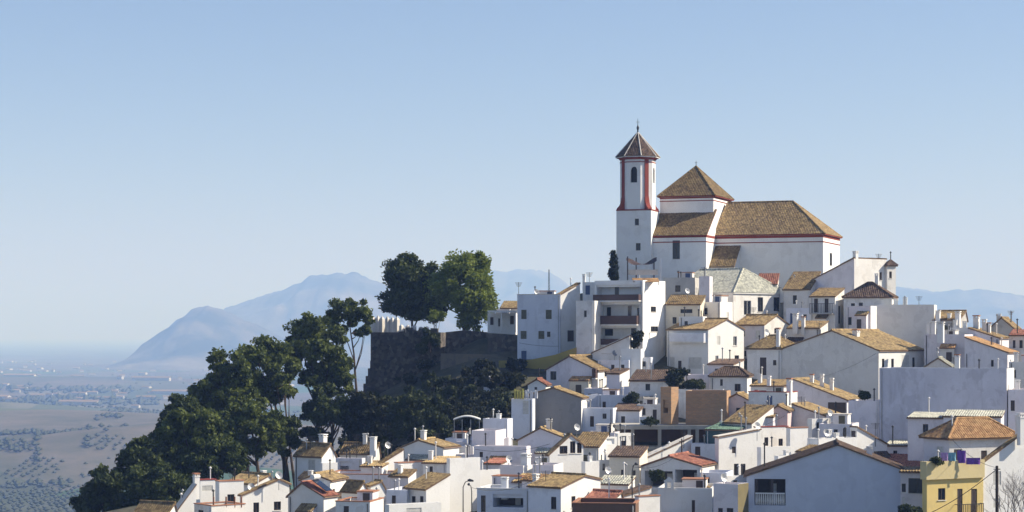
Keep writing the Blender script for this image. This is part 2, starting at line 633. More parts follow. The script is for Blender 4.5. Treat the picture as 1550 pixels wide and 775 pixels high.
# ------------------------------------------------------------------ wall faces with openings
def wall_face(mb, O, u, n, prof, zb, holes, mi=0):
    """O origin (xy), u horizontal direction, n outward normal, prof [(x,z)] top line, holes (x0,x1,z0,z1,depth)"""
    O, u, n = Vector((O[0], O[1], 0)), Vector(u), Vector(n)
    up = Vector((0, 0, 1))

    def P(x, z):
        return O + u * x + up * z
    xs_ = sorted([p[0] for p in prof] + [h[k] for h in holes for k in (0, 1)])
    xs_ = [x for x in xs_ if prof[0][0] <= x <= prof[-1][0]]
    flip = u.cross(up).dot(n) < 0

    def F_(pts):
        mb.face(pts[::-1] if flip else pts, mi)
    for xa, xb in zip(xs_, xs_[1:]):
        if xb - xa < 1e-4:
            continue
        za, zc = lerp_tab(prof, xa), lerp_tab(prof, xb)
        hs = sorted([h for h in holes if h[0] <= xa + 1e-3 and h[1] >= xb - 1e-3], key=lambda h: h[2])
        z = zb
        for h in hs:
            F_([P(xa, z), P(xb, z), P(xb, h[2]), P(xa, h[2])])
            z = h[3]
        F_([P(xa, z), P(xb, z), P(xb, zc), P(xa, za)])
    for (x0, x1, z0, z1, dp) in holes:
        q = -n * dp
        F_([P(x0, z0), P(x0, z0) + q, P(x0, z1) + q, P(x0, z1)][::-1])
        F_([P(x1, z0), P(x1, z0) + q, P(x1, z1) + q, P(x1, z1)])
        F_([P(x0, z0), P(x1, z0), P(x1, z0) + q, P(x0, z0) + q][::-1])
        F_([P(x0, z1), P(x1, z1), P(x1, z1) + q, P(x0, z1) + q])
        F_([P(x0, z0) + q, P(x1, z0) + q, P(x1, z1) + q, P(x0, z1) + q])


HGROUP = 'white houses stacked on the hillside'


class House:
    """A building whose nearest corner C stands at photo column xc, distance d.  The left face runs left and back,
    the right face runs right and back, so that it stands turned by angle a."""

    def __init__(s, label, xl, xc, xr, yt, d, a=None, w=6.0, roof=('f',), mat='white', matR=None, rm='tile', wins=(), chim=(),
                 base=None, root=None, name='house', cat='house', group=HGROUP, ov=0.22, copm=None, par=0.9, h=None, pn='', fascia='fascia',
                 sub=None):
        s.C = at(xc, HOR, d)
        C = s.C
        if a is None:
            a = 8
        k1, k2 = (xl - 775) / F, ((xr - 775) / F if xr is not None else 0)
        a = R(a)
        s.a = a
        s.ul = Vector((-math.cos(a), math.sin(a), 0))
        s.ur = Vector((math.sin(a), math.cos(a), 0))
        s.nl = -s.ur
        s.nr = -s.ul
        s.WL = (C.x - k1 * C.y) / (math.cos(a) + k1 * math.sin(a))
        if xr is not None:
            den = math.sin(a) - k2 * math.cos(a)
            s.WR = (k2 * C.y - C.x) / den
            if s.WR <= 0.3 or s.WR > 24:
                print('WARN width', label, round(s.WR, 2))
                s.WR = w
        else:
            s.WR = w
        s.ze = (HOR - yt) / F * d
        corners = [C, C + s.ul * s.WL, C + s.ur * s.WR, C + s.ul * s.WL + s.ur * s.WR]
        s.zg = min(ground(p.x, p.y) for p in corners)
        s.zb = (s.zg - 0.5) if base is None else base
        if h is not None:
            s.zb = s.ze - h
        if s.ze - s.zb < 1.5:
            print('WARN low', label, round(s.ze - s.zb, 2))
            s.zb = s.ze - 2.5
        if root is None:
            s.root = empty(name, (C.x, C.y, s.zb), label, cat, group)
        else:
            s.root = root
        s.par = s.root if sub is None else sub
        # openings
        s.hl, s.hr = [], []
        s.pend = []
        for wdef in wins:
            face, x0, x1, y0, y1 = wdef[:5]
            kind = wdef[5] if len(wdef) > 5 else 'w'
            s.add_opening(face, x0, x1, y0, y1, kind)
        if root is None and not any(k_ in label for k_ in ('blank', 'plain', 'huge', 'castle', 'stair', 'gable house', 'wall house', 'garden')):
            rw = random.Random(label)
            for face, Wd, pr_ in (('L', s.WL, .8), ('R', s.WR, .55)):
                hl_ = s.hl if face == 'L' else s.hr
                if hl_ or Wd < 2.6 or rw.random() > pr_:
                    continue
                nW = 1 if Wd < 4.5 else 2
                for lev in (0, 1):
                    zt_ = s.ze - (1.25 if roof[0] == 'f' else .75) - 2.75 * lev - rw.uniform(0, .2)
                    if zt_ - 1.3 < s.zb + .6:
                        break
                    for q_ in range(nW):
                        cx_ = Wd * (q_ + .5) / nW + rw.uniform(-.15, .15) * Wd / nW
                        ww_ = rw.choice((.65, .8, .95))
                        hh_ = rw.choice((.9, 1.15, 1.3))
                        kd_ = rw.choice(('w', 'w', 'ww', 's', 'p'))
                        hl_.append((cx_ - ww_ / 2, cx_ + ww_ / 2, zt_ - hh_, zt_, {'w': .16, 's': .1, 'p': .1}[kd_[0]]))
                        s.pend.append((face, cx_ - ww_ / 2, cx_ + ww_ / 2, zt_ - hh_, zt_, kd_))
        # top lines
        t_ = roof[0]
        WL, WR, ze = s.WL, s.WR, s.ze
        pl = [(0, ze), (WL, ze)]
        pr = [(0, ze), (WR, ze)]
        pbl, pbr = list(pl), list(pr)      # back faces (opposite L, opposite R)
        za = None
        if t_ == 'L':
            p = roof[2]
            za = (HOR - roof[1]) / F * (C + s.ur * (WR * p)).y
            ze2 = (HOR - roof[3]) / F * (C + s.ur * WR).y if len(roof) > 3 else (ze if 0 < p < 1 else None)
            if p >= 1:
                pr = [(0, ze), (WR, za)]
                pbl = [(0, za), (WL, za)]
            elif p <= 0:
                ze2 = ze if ze2 is None else ze2
                pr = [(0, za), (WR, ze2)]
                pl = [(0, za), (WL, za)]
                pbl = [(0, ze2), (WL, ze2)]
            else:
                pr = [(0, ze), (WR * p, za), (WR, ze2)]
                pbl = [(0, ze2), (WL, ze2)]
            pbr = pr
            s.ze2 = ze2
        elif t_ == 'R':
            p = roof[2]
            za = (HOR - roof[1]) / F * (C + s.ul * (WL * p)).y
            ze2 = (HOR - roof[3]) / F * (C + s.ul * WL).y if len(roof) > 3 else (ze if 0 < p < 1 else None)
            if p >= 1:
                pl = [(0, ze), (WL, za)]
                pbr = [(0, za), (WR, za)]
            elif p <= 0:
                ze2 = ze if ze2 is None else ze2
                pl = [(0, za), (WL, ze2)]
                pr = [(0, za), (WR, za)]
                pbr = [(0, ze2), (WR, ze2)]
            else:
                pl = [(0, ze), (WL * p, za), (WL, ze2)]
                pbr = [(0, ze2), (WR, ze2)]
            pbl = pl
            s.ze2 = ze2
        mb = MB()
        mats = [mat, matR or mat]
        wall_face(mb, C, s.ul, s.nl, pl, s.zb, s.hl, 0)
        wall_face(mb, C, s.ur, s.nr, pr, s.zb, s.hr, 1)
        wall_face(mb, C + s.ur * WR, s.ul, s.ur, pbl, s.zb, [], 0)
        wall_face(mb, C + s.ul * WL, s.ur, s.ul, pbr, s.zb, [], 1)
        if t_ == 'f':
            # parapet: inner faces, coping, floor
            th, fl = min(0.22, WL * .2, WR * .2), ze - par
            ci = [C + s.ul * th + s.ur * th, C + s.ul * (WL - th) + s.ur * th, C + s.ul * (WL - th) + s.ur * (WR - th), C + s.ul * th + s.ur * (WR - th)]
            co = [C, C + s.ul * WL, C + s.ul * WL + s.ur * WR, C + s.ur * WR]
            for k in range(4):
                k2 = (k + 1) % 4
                z1 = Vector((0, 0, ze - ci[k].z))
                zf = Vector((0, 0, fl - ci[k].z))
                mb.face([ci[k] + zf, ci[k2] + zf, ci[k2] + z1, ci[k] + z1], 0)
                if not copm:
                    mb.face([co[k] + Vector((0, 0, ze)), co[k2] + Vector((0, 0, ze)), ci[k2] + z1, ci[k] + z1][::-1], 0)
        s.wall = mb.build(pn + 'wall', mats, s.par)
        s.roof = None
        if t_ == 'f':
            fb = MB()
            fb.face([Vector((p.x, p.y, fl)) for p in ci][::-1], 0)
            s.roof = fb.build(pn + 'terrace_floor', rm if rm != 'tile' else 'slab_floor', s.par)
            if copm:
                cb = MB()
                o = 0.06
                up = Vector((0, 0, 0.09))
                zz = Vector((0, 0, ze))
                cb.frame_box(C - s.ul * o - s.ur * o + zz, s.ul * (WL + 2 * o), s.ur * (th + 2 * o), up)
                cb.frame_box(C - s.ul * o + s.ur * (WR - th - o) + zz, s.ul * (WL + 2 * o), s.ur * (th + 2 * o), up)
                cb.frame_box(C - s.ul * o + s.ur * (th + o) + zz, s.ul * (th + 2 * o), s.ur * (WR - 2 * th - 2 * o), up)
                cb.frame_box(C + s.ul * (WL - th - o) + s.ur * (th + o) + zz, s.ul * (th + 2 * o), s.ur * (WR - 2 * th - 2 * o), up)
                cb.build(pn + 'coping', copm, s.par)
        else:
            s.make_roof(roof, za, rm, ov, pn, fascia)
        for (face, i0, i1, z0, z1, kind) in s.pend:
            s.fill_opening(face, i0, i1, z0, z1, kind)
        for ch in chim:
            s.chimney(*ch)

    def P(s, x, y, z):
        q = s.C + s.ul * x + s.ur * y
        return Vector((q.x, q.y, z))

    def make_roof(s, roof, za, rm, ov, pn, fascia):
        t_ = roof[0]
        WL, WR, ze = s.WL, s.WR, s.ze
        mb = MB()
        P = s.P
        LF = 0.10                       # roof sits on the wall head

        def plane(e0, e1, tp):
            tile_plane(mb, e0, e1, tp)
        if t_ == 'L':
            p = roof[2]
            za += LF
            if p > 0:
                sl_ = (za - LF - ze) / (WR * p)
                zl = ze + LF - sl_ * ov
                plane(P(WL + ov * .6, -ov, zl), P(-ov * .6, -ov, zl), [P(WL + ov * .6, WR * p, za), P(-ov * .6, WR * p, za)])
            if p < 1:
                sl_ = (za - LF - s.ze2) / (WR * (1 - p))
                zl = s.ze2 + LF - sl_ * ov
                plane(P(-ov * .6, WR + ov, zl), P(WL + ov * .6, WR + ov, zl), [P(-ov * .6, WR * p, za), P(WL + ov * .6, WR * p, za)])
            if 0 < p < 1:
                ridge_cap(mb, P(WL + ov * .6, WR * p, za + .08), P(-ov * .6, WR * p, za + .08))
        elif t_ == 'R':
            p = roof[2]
            za += LF
            if p > 0:
                sl_ = (za - LF - ze) / (WL * p)
                zl = ze + LF - sl_ * ov
                plane(P(-ov, -ov * .6, zl), P(-ov, WR + ov * .6, zl), [P(WL * p, -ov * .6, za), P(WL * p, WR + ov * .6, za)])
            if p < 1:
                sl_ = (za - LF - s.ze2) / (WL * (1 - p))
                zl = s.ze2 + LF - sl_ * ov
                plane(P(WL + ov, WR + ov * .6, zl), P(WL + ov, -ov * .6, zl), [P(WL * p, WR + ov * .6, za), P(WL * p, -ov * .6, za)])
            if 0 < p < 1:
                ridge_cap(mb, P(WL * p, -ov * .6, za + .08), P(WL * p, WR + ov * .6, za + .08))
        elif t_ == 'H':
            # hip: ('H', yapex, axis, inset at C side, inset at far side)
            ax, i0, i1 = roof[2], roof[3], roof[4]
            ze_ = ze + LF
            if ax == 'L':
                r0, r1 = P(WL * i0, WR / 2, 0), P(WL * (1 - i1), WR / 2, 0)
            else:
                r0, r1 = P(WL / 2, WR * i0, 0), P(WL / 2, WR * (1 - i1), 0)
            za = (HOR - roof[1]) / F * r0.y
            r0.z = r1.z = za
            o = ov
            c0, cl, cr, cb = P(-o, -o, ze_), P(WL + o, -o, ze_), P(-o, WR + o, ze_), P(WL + o, WR + o, ze_)
            if ax == 'L':
                plane(cl, c0, [r1, r0])
                plane(cr, cb, [r0, r1])
                plane(c0, cr, [r0])
                plane(cb, cl, [r1])
            else:
                plane(c0, cr, [r0, r1])
                plane(cb, cl, [r1, r0])
                plane(cl, c0, [r0])
                plane(cr, cb, [r1])
            if (r1 - r0).length > 0.1:
                ridge_cap(mb, r0 + Vector((0, 0, .06)), r1 + Vector((0, 0, .06)))
            u6 = Vector((0, 0, .05))
            if ax == 'L':
                prs = ((c0, r0), (cr, r0), (cl, r1), (cb, r1))
            else:
                prs = ((c0, r0), (cl, r0), (cr, r1), (cb, r1))
            for q0, q1 in prs:
                ridge_cap(mb, q0 + u6, q1 + u6)
        s.za = za
        s.roof = mb.build(pn + 'roof', [rm, fascia], s.par)

    def along(s, face, px):
        k = (px - 775) / F
        C, a = s.C, s.a
        if face == 'L':
            return (C.x - k * C.y) / (math.cos(a) + k * math.sin(a))
        return (k * C.y - C.x) / (math.sin(a) - k * math.cos(a))

    def add_opening(s, face, x0, x1, y0, y1, kind):
        t0, t1 = sorted((s.along(face, x0), s.along(face, x1)))
        Wd = s.WL if face == 'L' else s.WR
        t0, t1 = max(0.12, t0), min(Wd - 0.12, t1)
        if t1 - t0 < 0.2:
            return
        dirv = s.ul if face == 'L' else s.ur
        Y = (s.C + dirv * ((t0 + t1) / 2)).y
        z1, z0 = (HOR - y0) / F * Y, (HOR - y1) / F * Y
        z0 = max(z0, s.zb + 0.05)
        if z1 - z0 < 0.25:
            return
        dp = {'w': 0.16, 's': 0.10, 'd': 0.14, 'g': 0.12, 'p': 0.10, 'o': 1.6, 'O': 3.0, 'b': 0.14}[kind[0]]
        (s.hl if face == 'L' else s.hr).append((t0, t1, z0, z1, dp))
        s.pend.append((face, t0, t1, z0, z1, kind))

    def fill_opening(s, face, t0, t1, z0, z1, kind):
        u = s.ul if face == 'L' else s.ur
        n = s.nl if face == 'L' else s.nr
        O = Vector((s.C.x, s.C.y, 0)) + u * t0
        Wd, H = t1 - t0, z1 - z0
        up = Vector((0, 0, 1))
        k = kind[0]
        if k == 'o':
            return
        if k == 'O':  # dark panel added at the back to deepen the porch shade
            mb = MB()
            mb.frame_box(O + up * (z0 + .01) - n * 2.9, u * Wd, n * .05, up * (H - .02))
            mb.build('porch_shade_panel', 'door_wood', s.par)
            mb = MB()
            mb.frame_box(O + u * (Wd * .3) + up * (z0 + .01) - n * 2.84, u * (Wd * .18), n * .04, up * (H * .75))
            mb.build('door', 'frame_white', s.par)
            return
        ins = -n * 0.13

        def Q(x, z, dn):
            return O + u * x + up * (z0 + z) + n * dn
        if k == 'w':
            mb = MB()
            b_ = 0.06
            fm = 'frame_white' if kind.endswith('w') and len(kind) > 1 else 'frame_dark'
            mb.frame_box(Q(0, 0, -.12), u * b_, n * .06, up * H)
            mb.frame_box(Q(Wd - b_, 0, -.12), u * b_, n * .06, up * H)
            mb.frame_box(Q(b_, H - b_, -.12), u * (Wd - 2 * b_), n * .06, up * b_)
            mb.frame_box(Q(b_, 0, -.12), u * (Wd - 2 * b_), n * .06, up * b_)
            mb.frame_box(Q(Wd / 2 - .025, b_, -.12), u * .05, n * .055, up * (H - 2 * b_))
            w_ = mb.build('window', fm, s.par)
            pb = MB()
            pb.frame_box(Q(.02, .02, -.15), u * (Wd - .04), n * .02, up * (H - .04))
            pb.build('pane', 'glass', w_)
            sb = MB()
            sb.frame_box(Q(-.08, -.07, .002), u * (Wd + .16), n * .07, up * .065)
            sb.build('sill', 'white', w_)
        elif k in 'sp':
            mb = MB()
            ns = max(4, int(H / 0.16))
            for i in range(ns):
                mb.frame_box(Q(.01, H * i / ns + .01, -.08), u * (Wd - .02), n * (.035 + .012 * (i % 2)), up * (H / ns - .015))
            mb.build('shutter', 'shutter' if k == 's' else 'shutter_pale', s.par)
        elif k in 'dgb':
            mb = MB()
            mm = {'d': 'door_wood', 'g': 'shutter_pale', 'b': 'door_blue'}[k]
            mb.frame_box(Q(.01, .01, -.11), u * (Wd - .02), n * .04, up * (H - .02))
            npn = 2
            for i in range(npn):
                mb.frame_box(Q(Wd * (i + .15) / npn, H * .1, -.07), u * (Wd * .7 / npn), n * .025, up * (H * .35))
                mb.frame_box(Q(Wd * (i + .15) / npn, H * .52, -.07), u * (Wd * .7 / npn), n * .025, up * (H * .4))
            mb.build('door', mm, s.par)

    def chimney(s, px, y0, y1, wpx=7, dd=None, style=0):
        """stack standing on the roof: column px, top row y0, foot row y1, width wpx"""
        if dd is None:
            q = s.C + s.ul * (s.WL * .5) + s.ur * (s.WR * .45)
            dd = q.y
        sc_ = dd / F
        c = at(px, HOR, dd)
        zt, zf = (HOR - y0) * sc_, (HOR - y1) * sc_
        w_ = wpx * sc_
        H = zt - zf
        ux, uy = s.ul * w_, s.ur * w_
        o = Vector((c.x, c.y, 0)) - ux / 2 - uy / 2
        mb = MB()
        up = Vector((0, 0, 1))
        hs = H * .74
        foot = zf - 1.2
        mb.frame_box(o + up * foot, ux, uy, up * (zf + hs - foot))
        mb.frame_box(o - (ux + uy) * .09 + up * (zf + hs), ux * 1.18, uy * 1.18, up * (H * .06), 0)
        ph = H * .12
        for i in (0, 1):
            for j in (0, 1):
                mb.frame_box(o + ux * (.72 * i + .02) + uy * (.72 * j + .02) + up * (zf + hs + H * .06), ux * .24, uy * .24, up * ph)
        mb.frame_box(o - (ux + uy) * .12 + up * (zf + hs + H * .06 + ph), ux * 1.24, uy * 1.24, up * (H * .08), 1 if style else 0)
        mb.build('chimney', ['white_clean', 'terracotta'], s.roof)


HS = {}


def H(*a, **k):
    h_ = House(*a, **k)
    HS[a[0]] = h_
    return h_


def hs(key):
    return [v for k, v in HS.items() if key in k][0]

# ------------------------------------------------------------------ the church
CA = 20
church = empty('church', (47, 316, 5.5), 'whitewashed hilltop church with octagonal bell tower and tiled roofs', 'church')


def red_bands(hs, y_list, both=True):
    """red painted bands on the two visible faces of a block: rows (y0, y1) in the photo at its corner"""
    for (y0, y1) in y_list:
        d = hs.C.y
        z1, z0 = (HOR - y0) / F * d, (HOR - y1) / F * d
        mb = MB()
        e = 0.05
        mb.frame_box(hs.P(-e, -e, z0), hs.ul * (hs.WL + 2 * e), hs.ur * (e - .002), Vector((0, 0, z1 - z0)))
        mb.frame_box(hs.P(-e, 0, z0), hs.ul * (e - .002), hs.ur * (hs.WR + e), Vector((0, 0, z1 - z0)))
        mb.frame_box(hs.P(hs.WL + .002, 0, z0), hs.ul * (e - .002), hs.ur * (hs.WR + e), Vector((0, 0, z1 - z0)))
        mb.build('painted_band', 'wall_red', church)


nave = H('', 1083, 1246, 1271, 355, 315.0, CA, roof=('H', 305, 'L', 0.36, 0.02), root=church, mat='white_clean', rm='tile', base=4.5, pn='nave_', ov=.35,
         wins=[('R', 1256, 1259.5, 383, 402, 'w')], fascia='wall_red')
red_bands(nave, [(355.5, 359), (365, 366.4)])
trans = H('', 986, 1069, 1083.5, 355, 315.4, CA, roof=('L', 318, 1), root=church, mat='white_clean', rm='tile', base=4.5, pn='transept_', ov=.3,
          wins=[('L', 1018, 1029, 364, 392, 'w')], fascia='wall_red')
red_bands(trans, [(355.5, 359), (365, 366.4)])
cross = H('', 999, 1080, 1107, 297, 320.2, CA, w=9, roof=('H', 252, 'L', .5, .5), root=church, mat='white_clean', rm='tile', base=5.0, pn='crossing_', ov=.35,
          fascia='wall_red')
red_bands(cross, [(297.5, 299.5), (302.5, 303.8)])
chap = H('', 1074, 1111, 1120, 403, 315.8, CA, roof=('L', 373, 1), root=church, mat='white_clean', rm='tile', base=4.5, pn='chapel_', ov=.2)
# finial cross on the crossing
mb = MB()
ap = cross.P(cross.WL / 2, cross.WR / 2, cross.za)
mb.tube([ap, ap + Vector((0, 0, .9))], [.06, .03], 5)
mb.frame_box(ap + Vector((-.2, -.02, .55)), (.4, 0, 0), (0, .04, 0), (0, 0, .06))
mb.build('roof_cross', 'metal_dark', church)
# bell tower: square shaft
TA = 17.5
tow = H('', 933, 985.5, None, 317, 317.0, TA, w=5.2, roof=('f',), root=church, mat='white_clean', base=4.5, pn='tower_', par=.3,
        wins=[('L', 961, 967, 331, 341, 'w'), ('L', 962.5, 969.5, 368, 379, 'w')])
zt0 = tow.ze
red_bands(tow, [(316.2, 318.2)])
tc_ = tow.P(tow.WL / 2, tow.WR / 2, 0)
sc_t = 319.0 / F
tw = tow.WL / 2 * 0.93
oct_top = (HOR - 239) * sc_t
mb = MB()
K = math.tan(math.pi / 8)


def octp(r, z, k):          # corner k of a regular octagon with apothem r
    a0 = -R(TA) + math.pi / 8 + k * math.pi / 4
    rr = r / math.cos(math.pi / 8)
    return Vector((tc_.x + rr * math.cos(a0), tc_.y + rr * math.sin(a0), z))


# octagonal belfry with an arched opening in each of the four main faces
belf_open = {}
for k in range(8):
    p0, p1 = octp(tw, 0, k), octp(tw, 0, k + 1)
    u = (p1 - p0)
    L_ = u.length
    u.normalize()
    n = Vector((u.y, -u.x, 0))
    mid_ang = math.degrees(math.atan2(n.y, n.x)) + TA
    main = round(mid_ang / 45) % 2 == 0
    if main:
        z0, z1 = (HOR - 277) * sc_t, (HOR - 258) * sc_t
        x0, x1 = L_ / 2 - .52, L_ / 2 + .52
        # columns with an arch head
        xs_ = [0, x0] + [x0 + (x1 - x0) * i / 8 for i in range(1, 8)] + [x1, L_]

        def topz(x):
            c = (x - (x0 + x1) / 2) / ((x1 - x0) / 2)
            return z1 + .52 * math.sqrt(max(0, 1 - c * c))
        for xa, xb in zip(xs_, xs_[1:]):
            q = lambda x, z: p0 + u * x + Vector((0, 0, z))
            if xb <= x0 + 1e-6 or xa >= x1 - 1e-6:
                mb.face([q(xa, zt0), q(xb, zt0), q(xb, oct_top), q(xa, oct_top)])
            else:
                mb.face([q(xa, zt0), q(xb, zt0), q(xb, z0), q(xa, z0)])
                mb.face([q(xa, topz(xa)), q(xb, topz(xb)), q(xb, oct_top), q(xa, oct_top)])
                mb.face([q(xa, topz(xa)), q(xb, topz(xb)), q(xb, topz(xb)) - n * .5, q(xa, topz(xa)) - n * .5])
        for xx in (x0, x1):
            mb.face([q(xx, z0), q(xx, z1), q(xx, z1) - n * .5, q(xx, z0) - n * .5])
        mb.face([q(x0, z0), q(x1, z0), q(x1, z0) - n * .5, q(x0, z0) - n * .5])
    else:
        mb.face([p0 + Vector((0, 0, zt0)), p1 + Vector((0, 0, zt0)), p1 + Vector((0, 0, oct_top)), p0 + Vector((0, 0, oct_top))])
        # red pilaster with scroll foot on each diagonal face
        pb = MB()
        mid = (p0 + p1) / 2
        pw = L_ * .31
        pb.frame_box(mid - u * pw / 2 + Vector((0, 0, zt0)), u * pw, n * .16, Vector((0, 0, oct_top - zt0 - .25)))
        hgt = 2.0
        prof = [(0, .95), (.12, 1.02), (.3, .98), (.5, .75), (.8, .5), (1.2, .34), (1.6, .25), (hgt, .17)]
        for (za_, oa), (zb_, ob) in zip(prof, prof[1:]):
            A_ = [mid + u * sgn * pw * .55 + Vector((0, 0, zt0 + za_)) for sgn in (-1, 1)]
            B_ = [mid + u * sgn * pw * .55 + Vector((0, 0, zt0 + zb_)) for sgn in (-1, 1)]
            pb.face([A_[0] + n * oa, A_[1] + n * oa, B_[1] + n * ob, B_[0] + n * ob])
            pb.face([A_[0], A_[0] + n * oa, B_[0] + n * ob, B_[0]])
            pb.face([A_[1], A_[1] + n * oa, B_[1] + n * ob, B_[1]])
        pb.build('pilaster', 'wall_red', church)
mb.build('belfry_wall', 'white_clean', church)
# dark interior drum added to stand in for shade in the openings
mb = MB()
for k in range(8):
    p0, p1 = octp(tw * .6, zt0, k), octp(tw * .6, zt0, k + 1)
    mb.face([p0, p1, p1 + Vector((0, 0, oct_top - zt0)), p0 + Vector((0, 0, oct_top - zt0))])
mb.build('belfry_shade_drum', 'metal_dark', church)
for (r0, r1, z0, z1, nm, mt) in ((tw * 1.02, tw * 1.02, oct_top - .75, oct_top - .62, 'painted_band', 'wall_red'),
                                 (tw * 1.03, tw * 1.10, oct_top - .3, oct_top - .05, 'cornice', 'wall_red'),
                                 (tw * 1.14, tw * 1.20, oct_top - .05, oct_top + .16, 'cornice', 'wall_red')):
    mb = MB()
    for k in range(8):
        mb.face([octp(r0, z0, k), octp(r0, z0, k + 1), octp(r1, z1, k + 1), octp(r1, z1, k)])
    mb.face([octp(r1, z1, k) for k in range(8)])
    mb.face([octp(r0, z0, k) for k in range(8)][::-1])
    mb.build(nm, mt, church)
apz = (HOR - 199) * sc_t
apex = Vector((tc_.x, tc_.y, apz))
mb, rb = MB(), MB()
for k in range(8):
    e0, e1 = octp(tw * 1.26, oct_top + .12, k), octp(tw * 1.26, oct_top + .12, k + 1)
    tile_plane(mb, e0, e1, [apex], slab=.1)
    rb.tube([e0 + Vector((0, 0, .06)), apex + Vector((0, 0, .06))], [.11, .08], 6)
sp = mb.build('spire_roof', ['tile_glazed', 'white'], church)
rb.build('spire_rib', 'merlon', sp)
mb = MB()
mb.tube([apex - Vector((0, 0, .2)), apex + Vector((0, 0, .3)), apex + Vector((0, 0, .55)), apex + Vector((0, 0, .8)), apex + Vector((0, 0, 1.1)), apex + Vector((0, 0, 2.1))],
        [.16, .1, .2, .2, .05, .03], 8)
mb.frame_box(apex + Vector((-.28, -.02, 1.55)), (.56, 0, 0), (0, .04, 0), (0, 0, .05))
mb.build('finial', 'metal_dark', church)

# ------------------------------------------------------------------ houses behind and beside the church
H('grey fibre-cement hipped house with tall windows just below the church nave', 1008, 1110, 1193, 444, 299, 45, roof=('H', 407, 'L', .26, .1),
  rm='fibre', wins=[('R', 1147, 1155, 450, 472), ('R', 1171, 1180, 450, 471), ('R', 1126, 1137, 455, 477, 'ww'), ('L', 1085, 1093, 450, 460)], fascia='white')
H('tiny dark red roofed shed against the church nave wall', 1147, 1176, 1179, 430, 307, 14, w=3.5, roof=('L', 415, 1), rm='tile_red')
H('house with a brown tile lean-to roof under the church apse', 1186, 1226, 1242, 438, 303.5, 26, roof=('L', 412, 1), chim=[(1184, 436, 446, 5)],
  wins=[('L', 1200, 1206, 447, 460)])
H('tall lilac-white house with a one-sided roofline climbing to a chimney', 1222, 1293, 1342, 428, 300, 50, roof=('R', 391, 0, 428), mat='white_lilac', matR='white',
  chim=[(1295, 380, 391, 6, 300.6)], wins=[('R', 1331, 1335, 412, 424)])
H('slim white stair tower with a tiny tiled cap', 1340, 1343, 1356, 403, 304, 62, roof=('H', 394, 'R', .5, .5), rm='tile_dark', wins=[('R', 1346, 1350, 411, 421)])
dh = H('white house under a dark brown pyramid tile roof', 1277, 1350, 1357, 451, 291.5, 18, w=7, roof=('H', 428, 'L', .45, .45), rm='tile_dark',
       wins=[('L', 1288, 1294, 459, 474), ('L', 1300, 1306, 458, 466)], chim=[(1327, 414, 429, 5)])
hb = H('white house with a dark railed balcony beside the tall lilac house', 1226, 1264, 1278, 449, 293, 26, roof=('L', 437, 1),
       wins=[('L', 1232, 1238, 452, 473, 'd'), ('L', 1248, 1254, 452, 473, 'd'), ('R', 1269, 1272, 463, 490)])
H('grey cement block with a long blank wall and flat top', 1327, 1414, None, 461, 285.5, 15, w=6, mat='cement_pale', rm='fibre', chim=[(1356, 452, 464, 6), (1370, 450, 463, 6)])
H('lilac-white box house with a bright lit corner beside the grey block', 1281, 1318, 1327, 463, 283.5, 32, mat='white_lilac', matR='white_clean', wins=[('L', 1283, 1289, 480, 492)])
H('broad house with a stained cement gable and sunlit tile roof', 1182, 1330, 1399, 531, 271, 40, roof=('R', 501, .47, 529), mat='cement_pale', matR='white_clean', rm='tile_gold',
  wins=[('R', 1335, 1338.6, 543, 558), ('R', 1349, 1353, 543, 558), ('R', 1365, 1376, 538, 557, 'p'), ('R', 1381, 1385, 541, 557)], chim=[(1296, 498, 518, 8, 276, 1)])
H('white house with hipped tan roof and tall dark doorway beside the cement gable', 1131, 1182, None, 529, 280.5, 34, w=6, roof=('H', 508, 'L', .4, .4), rm='tile_gold',
  wins=[('L', 1150, 1160, 541, 568, 'd'), ('L', 1170, 1175, 545, 553)], chim=[(1178, 496, 516, 5, 281, 1)])
H('lilac-white flat-roofed block beside the cement gable house', 1399, 1460, None, 506, 275, 24, w=6, mat='white_lilac', chim=[(1405, 487, 503, 5), (1413, 486, 503, 6), (1424, 487, 505, 9, 273)])
H('lilac-white house with a sloping orange tiled edge', 1460, 1525, None, 534, 270, 26, w=6, roof=('R', 511, 1), mat='white_lilac', rm='tile_orange', wins=[('L', 1500, 1504, 545, 555)])
H('grey house with a low tile roof and cluster of white chimneys', 1412, 1452, 1464, 484, 284, 28, roof=('L', 472, .8), mat='cement',
  chim=[(1420, 470, 484, 6, 285), (1450, 471, 486, 7, 284), (1478, 477, 497, 8, 283, 1), (1437, 474, 484, 5, 285)])
H('pale lilac gabled house with a slanting eave near the end of the ridge', 1465, 1512, None, 512, 279, 26, w=6, roof=('R', 497, 1), mat='white_lilac', chim=[(1490, 483, 505, 6), (1497, 488, 508, 5, None, 1)])
H('pale grey gabled house against the far blue ridge', 1498, 1534, None, 497, 288, 22, w=6, roof=('R', 482, .5), mat='cement', chim=[(1512, 475, 486, 6)])
H('small white house with a red-brown tile edge at the end of the ridge', 1528, 1556, 1562, 508, 276, 24, w=6, roof=('L', 500, 1), rm='tile_red', wins=[('L', 1533, 1537, 515, 527), ('L', 1543, 1548, 515, 527)])
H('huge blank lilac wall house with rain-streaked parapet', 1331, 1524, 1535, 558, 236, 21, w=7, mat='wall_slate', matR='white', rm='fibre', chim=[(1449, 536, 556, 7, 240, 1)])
H('lower blank lilac block joined to the huge rain-streaked wall', 1284, 1330.5, None, 607, 241.6, 19, w=6, mat='white_lilac', rm='fibre', wins=[('L', 1286, 1294, 645, 668, 'd')])
H('white box house with a small chimney above the yellow house roofs', 1526, 1580, None, 590, 234, 16, w=6, mat='white_lilac', wins=[('L', 1530, 1536, 606, 622)], chim=[(1540, 575, 592, 7)])
